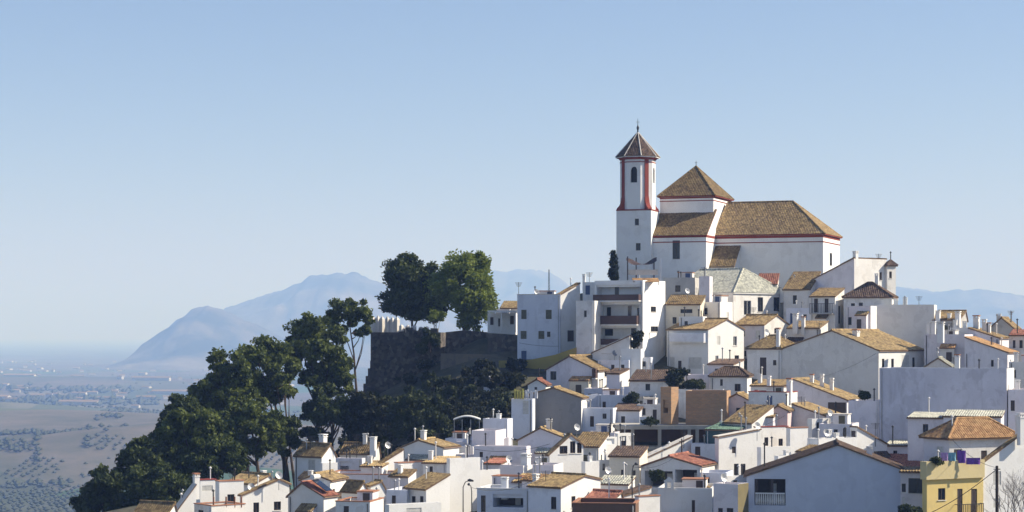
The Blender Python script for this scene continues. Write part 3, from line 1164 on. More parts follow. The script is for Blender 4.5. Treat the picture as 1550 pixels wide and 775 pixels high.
H('narrow white house squeezed behind the end of the huge lilac wall', 1527, 1575, None, 548, 252, 16, w=6, mat='white', wins=[('L', 1532, 1538, 560, 572)], chim=[(1538, 533, 550, 6)])
H('lilac-white house with one dark window below the huge blank wall', 1374, 1428, None, 634, 225, 17, w=7, roof=('L', 626, 1), mat='white_lilac', rm='fibre', wins=[('L', 1397, 1405, 642, 659, 'w')])
H('lilac-white house with shaded flat roof behind the orange-tiled upper house', 1428, 1515, None, 632, 221, 17, w=5, roof=('L', 623, 1), mat='white_lilac', rm='fibre')

# ------------------------------------------------------------------ houses beside the church
H('white three-window house with olive shutters and grey parapet above the ochre wall', 783, 848, None, 446, 290, 7, w=7, mat='white_blue', copm='merlon',
  wins=[('L', 789, 797, 469, 483, 's'), ('L', 826, 835, 469, 483, 's'), ('L', 788, 797, 501, 513, 's'), ('L', 815, 824, 501, 513, 's'), ('L', 828, 833, 502, 510), ('L', 789, 797, 531, 546, 'b')])
H('narrow sunlit white house with rising tiled edge beside the shuttered house', 844, 849, 878, 446, 290.4, 52, roof=('L', 429, 1), mat='white_clean', wins=[('R', 859, 869, 500, 517, 'd')])
H('low white outbuilding with a flat canopy beside the shuttered house', 738, 780, None, 474, 297, 6, w=5, mat='white_clean', wins=[('L', 741, 747, 480, 492, 'd'), ('L', 754, 757, 482, 494), ('L', 772, 778, 478, 491, 'd')])
H('small tan-roofed house peeping above the low canopy building', 758, 784, None, 467, 301, 8, w=4, roof=('L', 457, 1), rm='tile_gold')
# balcony house
bh = H('tall white house with three stacked brown-railed balconies', 900, 973, 1007, 424, 286, 30, mat='white_clean', rm='slab_floor',
       wins=[('L', 903, 970, 431, 456, 'o'), ('L', 907, 968, 461, 492, 'o'), ('L', 901, 964, 496, 522, 'o'),
             ('R', 985, 993, 464, 472), ('R', 985, 996, 494, 502)])
H('white side wing with blank wall beside the balcony house', 872, 900, None, 455, 284.6, 14, w=5, mat='white', wins=[('L', 884, 888, 470, 480)])
H('small white rooftop room with blue door beside the balcony house', 882, 900, None, 427, 291, 14, w=3, mat='white_clean', wins=[('L', 886, 893, 432, 446, 'b')], chim=[(884, 415, 428, 4)])
H('white stair house with sloping parapet at the foot of the balcony house', 897, 953, None, 530, 281, 12, w=3, roof=('R', 509, 0, 534), mat='white', rm='merlon')
H('gable-ended white house with sunlit side and long balcony above the dark tree', 1010, 1072, 1126, 499, 283, 45, roof=('L', 484, .52), mat='white_clean',
  wins=[('L', 1026, 1031.5, 546, 560, 'd'), ('L', 1042, 1062, 541, 558, 'p'), ('L', 1014, 1021, 541, 557, 'p')])
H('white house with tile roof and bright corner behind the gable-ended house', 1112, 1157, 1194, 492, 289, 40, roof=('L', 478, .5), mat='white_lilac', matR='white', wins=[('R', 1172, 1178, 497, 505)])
H('white flat terrace house below the grey hipped roof', 1062, 1090, 1109, 457, 293, 36, mat='white_clean', wins=[('L', 1066, 1071, 466, 476)])
H('cream house under a narrow mossy tile lean-to', 1008, 1060, None, 461, 290.5, 14, w=4.5, roof=('L', 448, 1), mat='cream', wins=[('L', 1030, 1048, 468, 474, 'w'), ('L', 1018, 1024, 480, 490)])
H('grey cement house with a flat top beside the balcony house', 1004, 1052, None, 420, 300, 12, w=5, mat='cement', wins=[('L', 1022, 1030, 432, 442)])
H('small lilac cube house beside the grey hipped roof', 1058, 1074, None, 418, 297, 14, w=3, mat='white_lilac')
H('white house with a dark shallow tile roof and single small window', 953, 1012, None, 577, 267, 15, w=5, roof=('L', 561, 1), mat='white', rm='tile_dark', wins=[('L', 977, 984, 581, 591)])
H('white house with dark hipped roof beside the tall dark doorway', 1075, 1131, None, 571, 265, 12, w=6, roof=('H', 556, 'L', .3, .3), rm='tile_dark', mat='white', wins=[('L', 1090, 1094, 574, 584), ('L', 1112, 1121, 581, 592)])
H('white house with pinkish gable roof and tiny brown balcony', 827, 905, 938, 561, 276, 24, roof=('R', 540, .55, 560), mat='white_lilac', matR='white_clean', rm='tile',
  wins=[('L', 833, 842, 562, 575), ('R', 915, 920, 560, 570), ('R', 924, 929, 580, 594, 'd')])
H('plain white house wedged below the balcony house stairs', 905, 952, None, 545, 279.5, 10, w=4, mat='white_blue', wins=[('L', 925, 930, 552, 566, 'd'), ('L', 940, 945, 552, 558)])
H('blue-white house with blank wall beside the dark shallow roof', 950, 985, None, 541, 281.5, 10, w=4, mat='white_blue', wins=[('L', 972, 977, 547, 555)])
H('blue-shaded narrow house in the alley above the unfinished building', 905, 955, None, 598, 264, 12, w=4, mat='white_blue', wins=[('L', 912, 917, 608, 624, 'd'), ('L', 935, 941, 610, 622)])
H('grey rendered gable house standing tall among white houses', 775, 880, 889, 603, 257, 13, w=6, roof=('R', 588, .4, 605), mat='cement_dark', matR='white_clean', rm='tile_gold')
H('pale lean-to box on the front of the grey rendered gable', 774, 806, None, 604, 254.6, 10, w=2.0, mat='white_blue', wins=[('L', 791, 800, 607, 627, 'p')])
H('small white house with a red roof above the grey rendered gable', 799, 826, None, 583, 271, 10, w=4, roof=('R', 575, .5), rm='tile_red', mat='white_clean', wins=[('L', 809, 813, 586, 593)])
H('faded blue-white hut half hidden on the dark slope', 732, 752, None, 586, 276, 8, w=3, mat='white_blue', wins=[('L', 740, 744, 600, 610, 'd')])
H('plain lilac gable house with yellow tile side and short chimney', 784, 856, 863, 664, 239, 15, w=6, roof=('R', 649, .53, 667), mat='white_lilac', rm='tile_gold', chim=[(831, 634, 650, 7, 241)])
H('white gable house with dark glazed attic windows', 828, 832, 883, 688, 227, 60, roof=('L', 659, .62, 674), mat='white_clean', rm='tile',
  wins=[('R', 863, 871, 668, 686, 'w'), ('R', 873.5, 880.5, 670, 686, 'w'), ('R', 847, 859, 675, 687, 'w')])
H('house with a drab tile lean-to behind the glazed attic gable', 866, 906, None, 677, 237, 14, w=6, roof=('L', 656, 1), mat='white', rm='tile')
H('small white cube house with blank walls below the pergola', 714, 750, None, 652, 242, 14, w=5, mat='white_lilac')
H('taller blue-white cube house with a pepper-pot chimney', 731, 768, 776, 634, 249, 18, mat='white_blue', chim=[(755, 626, 640, 6, 250)])
H('long low lilac house with a white end pillar', 717, 797, 803, 676, 235, 14, mat='white_lilac', wins=[('L', 726, 731, 684, 692)])
H('shaded house carrying the arched white canopy', 674, 716, None, 664, 246, 10, w=5, mat='white_blue')
# left lower
H('white gable house with tiled wings and a square chimney below the dark slope', 602, 671, 695, 678, 238, 26, roof=('R', 667, .54, 680), mat='white_clean', rm='tile_gold', chim=[(641, 651, 668, 7, 240)],
  wins=[('L', 608, 612, 682, 693), ('L', 655, 661, 690, 698)])
H('white house with a sunlit climbing side wall', 570, 575, 611, 703, 231, 56, roof=('L', 681, 1), mat='white_clean', rm='tile')
H('low white house with two white chimneys and an aerial under the pines', 514, 565, 575, 687, 243, 20, roof=('L', 673, .8), mat='white', rm='tile', chim=[(553, 656, 676, 6, 245), (565, 661, 676, 8, 243)])
H('small white house with brown hipped roof and stout chimney below the pines', 446, 487, 508, 691, 240, 34, roof=('L', 674, .6), mat='white_clean', rm='tile_gold', wins=[('L', 466, 477, 696, 712, 'g')], chim=[(489, 657, 674, 9, 242.5)])
H('white parapet house beside the stout-chimneyed house', 484, 488, 511, 701, 233, 60, mat='white_clean')
H('mauve recessed terrace house with dark opening', 508, 548, 553, 694, 236.5, 14, mat='white_lilac', wins=[('L', 514, 528, 698, 712, 'o')])
H('long low lilac wall house with tiled parapet', 492, 596, None, 719, 225.5, 10, w=6, mat='white_lilac', copm='terracotta')
H('little white house with mossy tile roof in front of the long lilac wall', 517, 541, 556, 744, 214, 40, roof=('L', 731, .6), rm='tile_gold', mat='white_clean', wins=[('R', 546, 549, 748, 758, 'd')])
H('white house with slanted sunlit end wall beside the mossy-roofed house', 553, 561, 584, 736, 217, 56, roof=('L', 730, .7, 742), mat='white_clean', rm='tile_gold')
gs = H('pale grey speckled gable house with a solar panel and red roof edge', 436, 490, 511, 752, 209, 30, roof=('R', 732, .6, 751), mat='cement_pale', matR='white_clean', rm='tile_red')
H('sunlit white house with a long climbing wall and tile strip', 363, 367, 438, 750, 213, 58, roof=('L', 726, .78, 733), mat='white_clean', rm='tile')
H('white house with mossy tan roof behind the long climbing wall', 345, 385, 417, 733, 222, 45, roof=('L', 720, .7), mat='white', rm='tile_gold', chim=[(399, 712, 725, 6)])
H('sunlit white block with terracotta coping beside the twin terrace posts', 326, 332, 369, 729, 216, 60, mat='white_clean', copm='terracotta')
H('small white rooftop room trimmed in dark red', 297, 303, 327, 727, 219, 60, mat='white_clean', copm='wall_red', wins=[('R', 306, 322, 735, 743, 'p')])
H('white terrace house with red-brown coping at the foot of the pines', 294, 320, 371, 766, 207, 52, mat='white', copm='terracotta', wins=[('L', 300, 308, 772, 790)])
H('white house with a steep diagonal stair parapet at the edge of the village', 261, 266, 297, 776, 211, 58, roof=('L', 734, 1), mat='white_clean', rm='merlon', chim=[(297, 716, 738, 8, 214, 1)])
H('low house with a mossy golden tile roof at the far end of the village', 204, 254, 267, 777, 206, 26, roof=('L', 763, .75), mat='white', rm='tile_gold', wins=[('L', 255, 262, 770, 780)])
H('white house with a clean tan roof and two small blue windows', 613, 645, 681, 741, 212.5, 50, roof=('L', 719, 1), mat='white', matR='white_clean', rm='tile_gold', wins=[('L', 623, 629, 751, 764), ('L', 635.5, 641, 751, 764)])
H('tall sunlit white wall house beside the two street lamps', 676, 681, 727, 694, 219, 58, mat='white_clean')
H('low white flat house with a wide window at the bottom of the lane', 583, 589, 668, 764, 199, 60, mat='white_clean', rm='merlon', wins=[('R', 615, 638, 769, 782, 'p')])
H('white flat house with bright side wall behind the street lamps', 716, 721, 761, 712, 224, 58, mat='white_clean')
H('lilac box house with a square chimney block', 757, 792, 808, 705, 221, 32, mat='white_lilac', matR='white_clean', chim=[(796, 686, 708, 11, 222.5)])
H('house with yellow lichened tiles and a sunlit end wall', 800, 849, 909, 739, 206, 40, roof=('L', 721, .6, 726), mat='white_blue', matR='white_clean', rm='tile_gold',
  wins=[('L', 834, 842, 752, 771)], chim=[(811, 717, 742, 7, 210)])
H('flat house with a white slab edge over a shaded recess by the street lamps', 722, 802, None, 741, 209.5, 14, w=5, mat='white_blue', copm='white_clean', rm='fibre',
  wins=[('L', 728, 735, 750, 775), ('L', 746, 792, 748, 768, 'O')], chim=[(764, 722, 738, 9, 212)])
H('narrow house with yellow lichened lean-to behind the slab-edged flat house', 776, 812, None, 731, 214.5, 16, w=4, roof=('L', 719, 1), mat='white_lilac', rm='tile_gold')
H('small white flat house behind the pale fibre roof', 903, 908, 932, 697, 230, 58, mat='white_clean', wins=[('R', 912, 916, 702, 712)])
H('white house with a plain bright side wall beside the unfinished building', 905, 911, 934, 662, 241, 56, mat='white_clean', wins=[('R', 916, 930, 664, 672, 'o')])
H('slim white house touching the unfinished concrete frame', 931, 935, 955, 656, 245, 55, mat='white_clean', wins=[('R', 939, 948, 660, 676)])
H('low house with a red-orange tile roof between white gables', 884, 925, 943, 760, 206, 36, roof=('L', 746, .85), mat='white', matR='white_clean', rm='tile_red')
H('brown-walled flat house at the bottom between white roofs', 866, 962, None, 763, 199, 8, w=6, mat='brown_wall', rm='tile_dark', copm='terracotta')
H('house with a pale fibre-sheet lean-to above the red-orange roof', 905, 951, 961, 734, 213, 20, roof=('L', 722, 1), mat='white', rm='fibre')
H('cream house with a dark flat-pitched roof and two narrow windows', 922, 968, None, 692, 226, 12, w=6, roof=('L', 677, 1), mat='cream', rm='tile_dark', wins=[('L', 940, 945, 711, 726, 'd'), ('L', 958, 962, 712, 727)])
H('white garden house with long wall climbing under the concrete frame', 961, 968, 1048, 698, 236, 60, roof=('L', 661, 1), mat='white_clean', rm='merlon')
H('blue-shaded terrace house with a brick-red end', 1046, 1085, 1091, 672, 238, 18, w=4, mat='white_blue', matR='wall_red', wins=[('L', 1052, 1060, 676, 690, 'd')])
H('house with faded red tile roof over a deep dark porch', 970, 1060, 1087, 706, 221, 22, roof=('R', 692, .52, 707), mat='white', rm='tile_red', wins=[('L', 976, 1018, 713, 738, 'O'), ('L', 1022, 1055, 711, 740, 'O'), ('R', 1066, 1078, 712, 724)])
wl = H('white low house with a little bell-gable on its parapet', 996, 1078, None, 739, 208, 10, w=7, mat='white_clean', wins=[('L', 1047, 1052, 757, 790, 'd')])
H('pink slanted-top house behind the little bell-gable', 1043, 1077, None, 741, 213.5, 10, w=4, roof=('R', 730, 1), mat='pink', rm='tile')
H('lilac box house with an olive side wall next to the loggia house', 1080, 1117, 1133, 733, 202, 32, mat='white_lilac', matR='olive_wall', wins=[('L', 1087, 1094, 769, 785), ('L', 1100, 1110, 769, 785)])
H('white house with paired tall windows and a diagonal shadow', 1082, 1088, 1152, 662, 226, 58, roof=('L', 650, 1), mat='white_clean', rm='merlon', wins=[('R', 1111, 1118.5, 702, 722, 'w'), ('R', 1121.5, 1128.5, 702, 722, 'w'), ('R', 1108, 1114, 676, 686, 'd')])
H('white upper house with two small dark windows and a red coping', 1141, 1148, 1193, 647, 232, 58, mat='white', copm='wall_red', wins=[('R', 1157, 1163, 662, 675), ('R', 1178.5, 1185, 664, 675)])
H('sunlit white block with flat top below the red-coped house', 1146, 1152, 1197, 677, 221, 58, mat='white_clean', rm='fibre')
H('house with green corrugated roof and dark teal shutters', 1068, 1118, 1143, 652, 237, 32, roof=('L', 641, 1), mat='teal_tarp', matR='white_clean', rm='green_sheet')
H('white flat house with pale blue door and red-brown edge', 1133, 1191, 1207, 594, 247, 28, mat='white', copm='wall_red', wins=[('L', 1161, 1169, 599, 618, 'b')], chim=[(1164, 569, 590, 5, 252), (1195, 572, 596, 7, 248, 1)])
H('white house with golden mossy roof behind the raw brick walls', 1097, 1138, 1171, 641, 238, 42, roof=('L', 615, 1), mat='white', matR='white_clean', rm='tile_gold')
H('pinkish small house wedged beside the golden mossy roof', 1168, 1192, None, 622, 241.5, 16, w=4, roof=('R', 615, .6), mat='pink', rm='tile')
H('lilac house with a long falling yellow-tiled edge', 1199, 1282, None, 606, 254, 24, w=7, roof=('R', 574, 1), mat='white_lilac', rm='tile_gold',
  chim=[(1244, 566, 594, 5, 258), (1259, 572, 598, 5, 258), (1229, 566, 586, 5, 259, 1)], wins=[('L', 1253, 1281, 609, 627, 'd')])
H('cream-lit house with a broad mossy roof below the yellow-tiled edge', 1198, 1252, None, 631, 243.5, 26, w=6, roof=('R', 612, 1), mat='white', rm='tile_gold', wins=[('L', 1232, 1238, 640, 652)])
H('small sunlit white house with plain side under the broad mossy roof', 1190, 1196, 1223, 648, 231, 58, mat='white_clean', copm='terracotta')
H('white house with a satellite dish and thin railing', 1222, 1229, 1257, 634, 236, 58, mat='white_clean', wins=[('R', 1236, 1240, 639, 652), ('R', 1246, 1252, 640, 650)])
H('white terrace house with stepped parapets behind the grey-blue gable', 1222, 1238, 1298, 664, 222, 60, mat='white_clean', chim=[(1266, 655, 668, 6), (1255, 650, 668, 6)])
H('white house with a bright triangular gable wall', 1287, 1297, 1343, 673, 227, 60, roof=('L', 647, 0, 673), mat='white', matR='white_clean', rm='tile', wins=[('L', 1288, 1295, 652, 669, 'd')])
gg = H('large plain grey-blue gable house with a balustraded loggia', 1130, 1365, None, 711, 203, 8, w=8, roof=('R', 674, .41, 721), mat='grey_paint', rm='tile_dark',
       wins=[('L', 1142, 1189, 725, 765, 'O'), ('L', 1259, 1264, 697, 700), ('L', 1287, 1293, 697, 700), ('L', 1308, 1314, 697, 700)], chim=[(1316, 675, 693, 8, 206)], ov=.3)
H('house with a plain red tile roof behind the grey-blue gable', 1328, 1398, None, 711, 222, 20, w=7, roof=('L', 690, 1), mat='white', rm='tile_red')
H('narrow white house with a wide dark window beside the yellow house', 1363, 1404, None, 716, 200, 14, w=6, roof=('L', 709, 1), mat='white_lilac', rm='tile', wins=[('L', 1375, 1401, 724, 747, 'w'), ('L', 1364, 1371, 732, 745), ('L', 1366, 1370, 752, 764, 'g')])
# fillers between the rows
H('shaded white house with a plain door in the alley under the pinkish gable', 880, 928, 934, 618, 257, 14, w=4, mat='white_blue', wins=[('L', 893, 899, 630, 646, 'd'), ('L', 912, 918, 626, 634)])
H('blue-shaded house with low tile roof behind the concrete frame', 928, 968, None, 622, 258.5, 14, w=4, roof=('L', 612, 1), mat='white_blue', rm='tile_dark', wins=[('L', 940, 946, 630, 642)])
H('small white alley house beside the raw brick walls', 964, 1004, None, 612, 260, 12, w=4, mat='white', wins=[('L', 972, 977, 618, 628), ('L', 988, 994, 620, 636, 'd')])
H('white wall house with a low mossy roof beside the pale blue door', 1136, 1200, None, 585, 258, 20, w=5, roof=('L', 576, 1), mat='white', rm='tile', wins=[('L', 1142, 1147, 590, 598)], chim=[(1150, 566, 580, 5)])
H('white yard house with a blue door under the brown lean-to', 1190, 1230, None, 466, 294.5, 22, w=4.5, mat='white_blue', wins=[('L', 1196, 1204, 474, 492, 'b'), ('L', 1216, 1221, 476, 484)])
H('white yard house with small tile roof beside the broad cement gable', 1192, 1240, None, 497, 286, 26, w=4, roof=('L', 487, 1), mat='white', rm='tile', chim=[(1204, 474, 492, 7, 287), (1216, 479, 494, 5, 287, 1)])
H('white house with shallow roof under the gable-ended house', 1072, 1110, 1126, 552, 274, 30, roof=('L', 545, 1), mat='white_lilac', matR='white', rm='tile_dark', wins=[('L', 1082, 1087, 558, 568)])
H('narrow lilac house wedged under the ochre wall end', 842, 880, None, 552, 281, 12, w=4, mat='white_lilac', wins=[('L', 852, 858, 560, 572)])
H('low lilac house between the grey gable and the pinkish gable', 884, 912, None, 588, 268, 14, w=4, mat='white_lilac', wins=[('L', 890, 895, 596, 606)])
H('lilac terrace wall house above the glazed attic gable', 884, 930, None, 655, 246, 14, w=4, mat='white_lilac', wins=[('L', 893, 899, 662, 674, 'd')])
H('white terrace house between the porch house and the bell-gable', 1060, 1100, None, 716, 216, 14, w=5, mat='white_blue', wins=[('L', 1068, 1074, 722, 734)])
H('lilac low house beside the bright triangular gable', 1240, 1290, None, 642, 232, 18, w=5, mat='white_lilac', wins=[('L', 1262, 1268, 650, 662), ('L', 1276, 1281, 648, 668, 'd')])
H('white house with fibre roof behind the red tile roof', 1340, 1380, None, 676, 231, 18, w=5, roof=('L', 668, 1), mat='white_lilac', rm='fibre', wins=[('L', 1352, 1358, 682, 690)])
H('lilac house with small window beside the long low lilac house', 690, 722, None, 688, 238, 14, w=5, mat='white_lilac', wins=[('L', 700, 705, 696, 706)])
H('white house with tile edge between the tan-roofed house and the gable', 640, 676, None, 702, 229, 16, w=5, roof=('L', 693, 1), mat='white', rm='tile_gold', wins=[('L', 650, 655, 706, 716)], chim=[(652, 682, 698, 6)])
H('low white terrace house in front of the lilac box house', 745, 790, 800, 722, 216, 22, w=4, mat='white_lilac', matR='white_clean', copm='terracotta')
H('small white house with brown lean-to roof among the low terraces', 590, 618, 630, 722, 221, 32, roof=('L', 712, 1), mat='white_lilac', matR='white_clean', rm='tile', chim=[(606, 703, 716, 6)])
H('white yard house beside the pale grey speckled gable', 508, 560, None, 760, 206, 12, w=5, mat='white', copm='terracotta', wins=[('L', 520, 528, 766, 780, 'd')])
H('lilac block with a dark door under the long lilac wall', 585, 616, None, 742, 214, 14, w=5, mat='white_blue', wins=[('L', 593, 599, 750, 766, 'd')])

# small infill
H('tiny grey gabled hut behind the rim of the rain-streaked wall', 1400, 1440, None, 556, 246, 18, w=4, roof=('R', 543, .5), mat='cement', rm='fibre')
H('small lilac block below the long low lilac house', 806, 838, None, 704, 219.5, 16, w=4, mat='white_lilac', matR='white_clean', chim=[(814, 692, 706, 6)])
H('little sunlit white cube beside the glazed attic gable', 880, 886, 907, 699, 224, 55, w=3, mat='white_clean', chim=[(893, 690, 702, 5)])
H('white house with a slanting sunlit wall beside the brown-walled house', 926, 940, 986, 752, 208.5, 56, roof=('L', 738, 1), mat='white_lilac', matR='white_clean', rm='tile_dark')
H('low white yard room beside the little bell-gable', 961, 967, 999, 752, 203, 58, w=3, mat='white_clean', copm='terracotta')
H('white terrace block under the paired tall windows', 1092, 1100, 1136, 721, 211, 56, mat='white_clean', wins=[('R', 1110, 1116, 727, 738)])
H('white terrace block with a sunlit parapet behind the loggia roof', 1172, 1178, 1216, 690, 215.5, 56, mat='white_clean', chim=[(1190, 681, 694, 6)])
H('small house with mossy lean-to above the loggia roof', 1206, 1234, 1254, 685, 217.5, 36, roof=('L', 676, 1), mat='white', matR='white_clean', rm='tile')
H('small house with a faded red roof in front of the long low lilac house', 733, 758, None, 703, 229, 16, w=4, roof=('L', 695, 1), mat='white_lilac', rm='tile_red')
H('small tan-roofed house behind the long tiled parapet', 546, 578, None, 707, 229.5, 14, w=3.5, roof=('L', 699, 1), mat='white', rm='tile_gold', chim=[(560, 690, 703, 6)])
H('narrow sunlit house in the alley beside the tiny brown balcony', 918, 938, 952, 566, 272.5, 34, mat='white_lilac', matR='white_clean', roof=('L', 559, 1), rm='tile_dark')
H('blue-shaded cube house above the dim alley bush', 940, 964, None, 586, 268.5, 14, w=3, mat='white_blue')
H('white porch house beneath the long balcony', 1036, 1074, None, 567, 271, 14, w=4, mat='white_lilac', wins=[('L', 1046, 1052, 573, 584, 'd')])
H('lilac gabled house just beside the raw brick walls', 1098, 1133, None, 606, 252.5, 18, w=4, roof=('R', 597, .5), mat='white_lilac', rm='tile')
H('white rooftop block among the ridge chimneys', 1438, 1468, 1476, 496, 281.5, 26, mat='white', chim=[(1446, 484, 498, 5), (1460, 486, 498, 5)])
H('white terrace room under the narrow mossy lean-to', 1028, 1064, None, 479, 287, 16, w=3, mat='white_clean', wins=[('L', 1036, 1041, 486, 496)])
H('sunlit white block beside the square-chimney gable wing', 597, 603, 641, 701, 230, 56, mat='white_clean', copm='terracotta')
H('sunlit white box under the brown shutter of the yellow-tiled house', 1251, 1257, 1284, 628, 241, 56, mat='white_clean', wins=[('R', 1264, 1269, 634, 644)])
H('white parapet room on the slope beside the white cube houses', 694, 716, None, 676, 241.5, 14, w=3, mat='white_clean')
H('cream shed with a rusty roof beside the concrete frame', 1078, 1098, None, 664, 246, 16, w=3, roof=('L', 656, 1), mat='cream', rm='tile_orange')
H('small lilac house with a tiled top beside the pinkish small house', 1150, 1170, None, 632, 240, 18, w=3, roof=('L', 626, 1), mat='white_lilac', rm='tile')
H('white stair block below the terracotta awning house', 940, 970, None, 528, 280.4, 14, w=2.5, mat='white_clean')
H('low white store with orange roof below the lilac box house', 790, 822, 830, 728, 213, 26, roof=('L', 720, 1), mat='white_lilac', matR='white_clean', rm='tile_orange')
H('white gabled house tucked behind the speckled gable and solar panel', 455, 500, None, 728, 219, 16, w=5, roof=('R', 719, .5), mat='white', rm='tile_gold', chim=[(470, 712, 724, 6)])

# yellow house and neighbours
yh = H('yellow house with a pale parapet terrace and barred balcony doors', 1396, 1403, 1488, 699, 196, 62, mat='yellow', rm='slab_floor', copm=None,
       wins=[('R', 1420, 1431, 739, 757), ('R', 1449, 1457, 740, 778, 'd'), ('R', 1470, 1479, 740, 778, 'd')])
H('lilac upper house with orange and tan hipped tile roof above the yellow terrace', 1398, 1437, 1541, 666, 202.5, 66, roof=('H', 634, 'R', .3, .25), mat='white_lilac', matR='white', rm='tile_orange', ov=.35,
  wins=[('R', 1444, 1456, 680, 700, 'd'), ('R', 1485, 1494, 682, 702, 'd'), ('R', 1500, 1510, 684, 698), ('L', 1418, 1428, 676, 692, 'p')], chim=[(1541, 628, 652, 6, 203)])
H('sunlit white house with a stepped wall behind the bare tree', 1485, 1488.5, 1575, 700, 199.6, 64, roof=('L', 636, 1), mat='white_clean', rm='tile', chim=[(1545, 625, 655, 8, 201)])

# ------------------------------------------------------------------ walls and the castle
def wall_line(name, label, pts, thick, mat, cat='wall', group=None, zbase=None, cop=None):
    """free-standing wall through (px, ytop, d) points"""
    P3 = [at(x, y, d) for x, y, d in pts]
    zb = min(ground(p.x, p.y) for p in P3) - .6 if zbase is None else zbase
    base = Vector((P3[0].x, P3[0].y, zb))
    root = empty(name, base, label, cat, group)
    mb = MB()
    off = []
    for i, p in enumerate(P3):
        d = (P3[min(i + 1, len(P3) - 1)] - P3[max(i - 1, 0)])
        n = Vector((-d.y, d.x, 0)).normalized()
        if n.y < 0:
            n = -n
        off.append(n * thick)
    for i in range(len(P3) - 1):
        a, b_ = P3[i], P3[i + 1]
        lo = lambda q: Vector((q.x, q.y, zb))
        a2, b2 = a + off[i], b_ + off[i + 1]
        mb.face([lo(a), lo(b_), b_, a])
        mb.face([lo(b2), lo(a2), a2, b2])
        mb.face([a, b_, b2, a2])
        if i == 0:
            mb.face([lo(a2), lo(a), a, a2])
        if i == len(P3) - 2:
            mb.face([lo(b_), lo(b2), b2, b_])
    mb.build('wall', mat, root)
    if cop:
        cb = MB()
        for i in range(len(P3) - 1):
            a, b_ = P3[i], P3[i + 1]
            cb.frame_box(a - off[i] * .2 + Vector((0, 0, .003)), b_ - a, off[i] * 1.4, Vector((0, 0, .1)))
        cb.build('coping', cop, root)
    return root


ca = H('dark ruined stone castle wall with pale merlons on the crag', 561, 667, None, 503, 297, 9, w=6, mat='stone', rm='cement_dark', name='castle_wall', cat='castle', group=None, par=.2,
       wins=[('L', 616, 619, 533, 544, 'o')])


def merlon(cx, y0, y1, wpx, d, rot):
    mb = MB()
    sc_ = d / F
    c = at(cx, y1, d)
    zt = (HOR - y0) * sc_
    w_ = wpx * sc_
    a = R(rot)
    ux, uy = Vector((math.cos(a), math.sin(a), 0)), Vector((-math.sin(a), math.cos(a), 0))
    o = c - ux * w_ / 2 - uy * w_ * .5
    hb = (zt - c.z) * .8
    mb.frame_box(o + Vector((0, 0, -.1)), ux * w_, uy * w_, Vector((0, 0, hb + .1)))
    tp = c + Vector((0, 0, zt - c.z))
    q = [o + Vector((0, 0, hb)), o + ux * w_ + Vector((0, 0, hb)), o + ux * w_ + uy * w_ + Vector((0, 0, hb)), o + uy * w_ + Vector((0, 0, hb))]
    for k in range(4):
        mb.face([q[k], q[(k + 1) % 4], tp])
    mb.build('merlon', 'merlon', ca.root)


for cx, wd in ((564.5, 6.5), (572, 6), (578.5, 6)):
    merlon(cx, 478 + random.uniform(-1, 1), 503, wd, 300.3, -40)
for cx, wd in ((586.5, 5), (594, 6), (601, 6)):
    merlon(cx, 479 + random.uniform(-1, 2), 503, wd, 299.5, -40)
for i in range(5):
    merlon(609 + i * 9.5 + random.uniform(-1.5, 1.5), 491 + i * .8 + random.uniform(-1, 1), 504, 5.2, 298.5, -40)
mb = MB()
mb.frame_box(ca.P(ca.WL * .62, 2.0, ca.ze - .3), ca.ul * (ca.WL * .375), ca.ur * 3.5, Vector((0, 0, 1.0)))
mb.build('turret_base', 'merlon', ca.root)
for i in range(16):
    mb = MB()
    xx = ca.WL * random.uniform(.02, .6)
    yy = random.choice((0.05, 0.05, 1.2, 3.0))
    hh_, ww_ = random.uniform(.25, .9), random.uniform(.5, 1.5)
    o_ = ca.P(xx, yy, ca.ze - .2)
    mb.frame_box(o_, ca.ul * ww_ + Vector((0, 0, random.uniform(-.08, .08))), ca.ur * random.uniform(.5, .9), Vector((random.uniform(-.06, .06), 0, hh_)))
    mb.build('stone_block', 'stone', ca.root)
mb = MB()
zf = ground(ca.C.x, ca.C.y) - 2
for i in range(420):
    x_, z_ = random.uniform(0, ca.WL - .9), random.uniform(zf, ca.ze - .4)
    mb.frame_box(ca.P(x_, -random.uniform(.03, .16), z_), ca.ul * random.uniform(.35, .95), ca.ur * .3, Vector((0, 0, random.uniform(.2, .45))))
mb.build('masonry', 'stone', ca.root)['kind'] = 'stuff'
mb = MB()
for k in range(7):
    mb.frame_box(ca.P(ca.WL - .6, .3 - .12 * k, ca.ze - 5.2 - 1.1 * k), ca.ul * (.75 + .3 * k), ca.ur * (4 + .1 * k), Vector((0, 0, 1.12)))
mb.build('buttress', 'stone', ca.root)
wall_line('rampart', 'brown-grey patched rampart wall beside the castle', [(667, 535, 293.5), (706, 536, 293), (753, 537, 292.5)], 1.2, 'rampart')
wall_line('rampart', 'darker upper rampart behind the castle trees', [(655, 505, 301), (700, 500, 301), (738, 503, 300.5)], 1.0, 'stone')
wall_line('retaining_wall', 'dark rough stone retaining wall below the low canopy building', [(738, 504, 294.6), (783, 507, 294)], .8, 'stone')
wall_line('retaining_wall', 'ochre painted retaining wall rising towards the balcony house', [(755, 546, 287.5), (800, 545, 287), (840, 537, 286), (872, 526, 285)], .5, 'ochre')
wall_line('retaining_wall', 'dark stone wall under the ochre wall', [(750, 566, 285.5), (800, 566, 285), (835, 562, 284.5)], .5, 'stone')
wall_line('garden_wall', 'white garden wall below the gable-ended house and shrubs', [(1012, 588, 265), (1050, 590, 263), (1095, 589, 262)], .4, 'white')
wall_line('garden_wall', 'low white wall over the alley above the unfinished building', [(880, 600, 265), (905, 596, 265.5)], .4, 'white_blue')
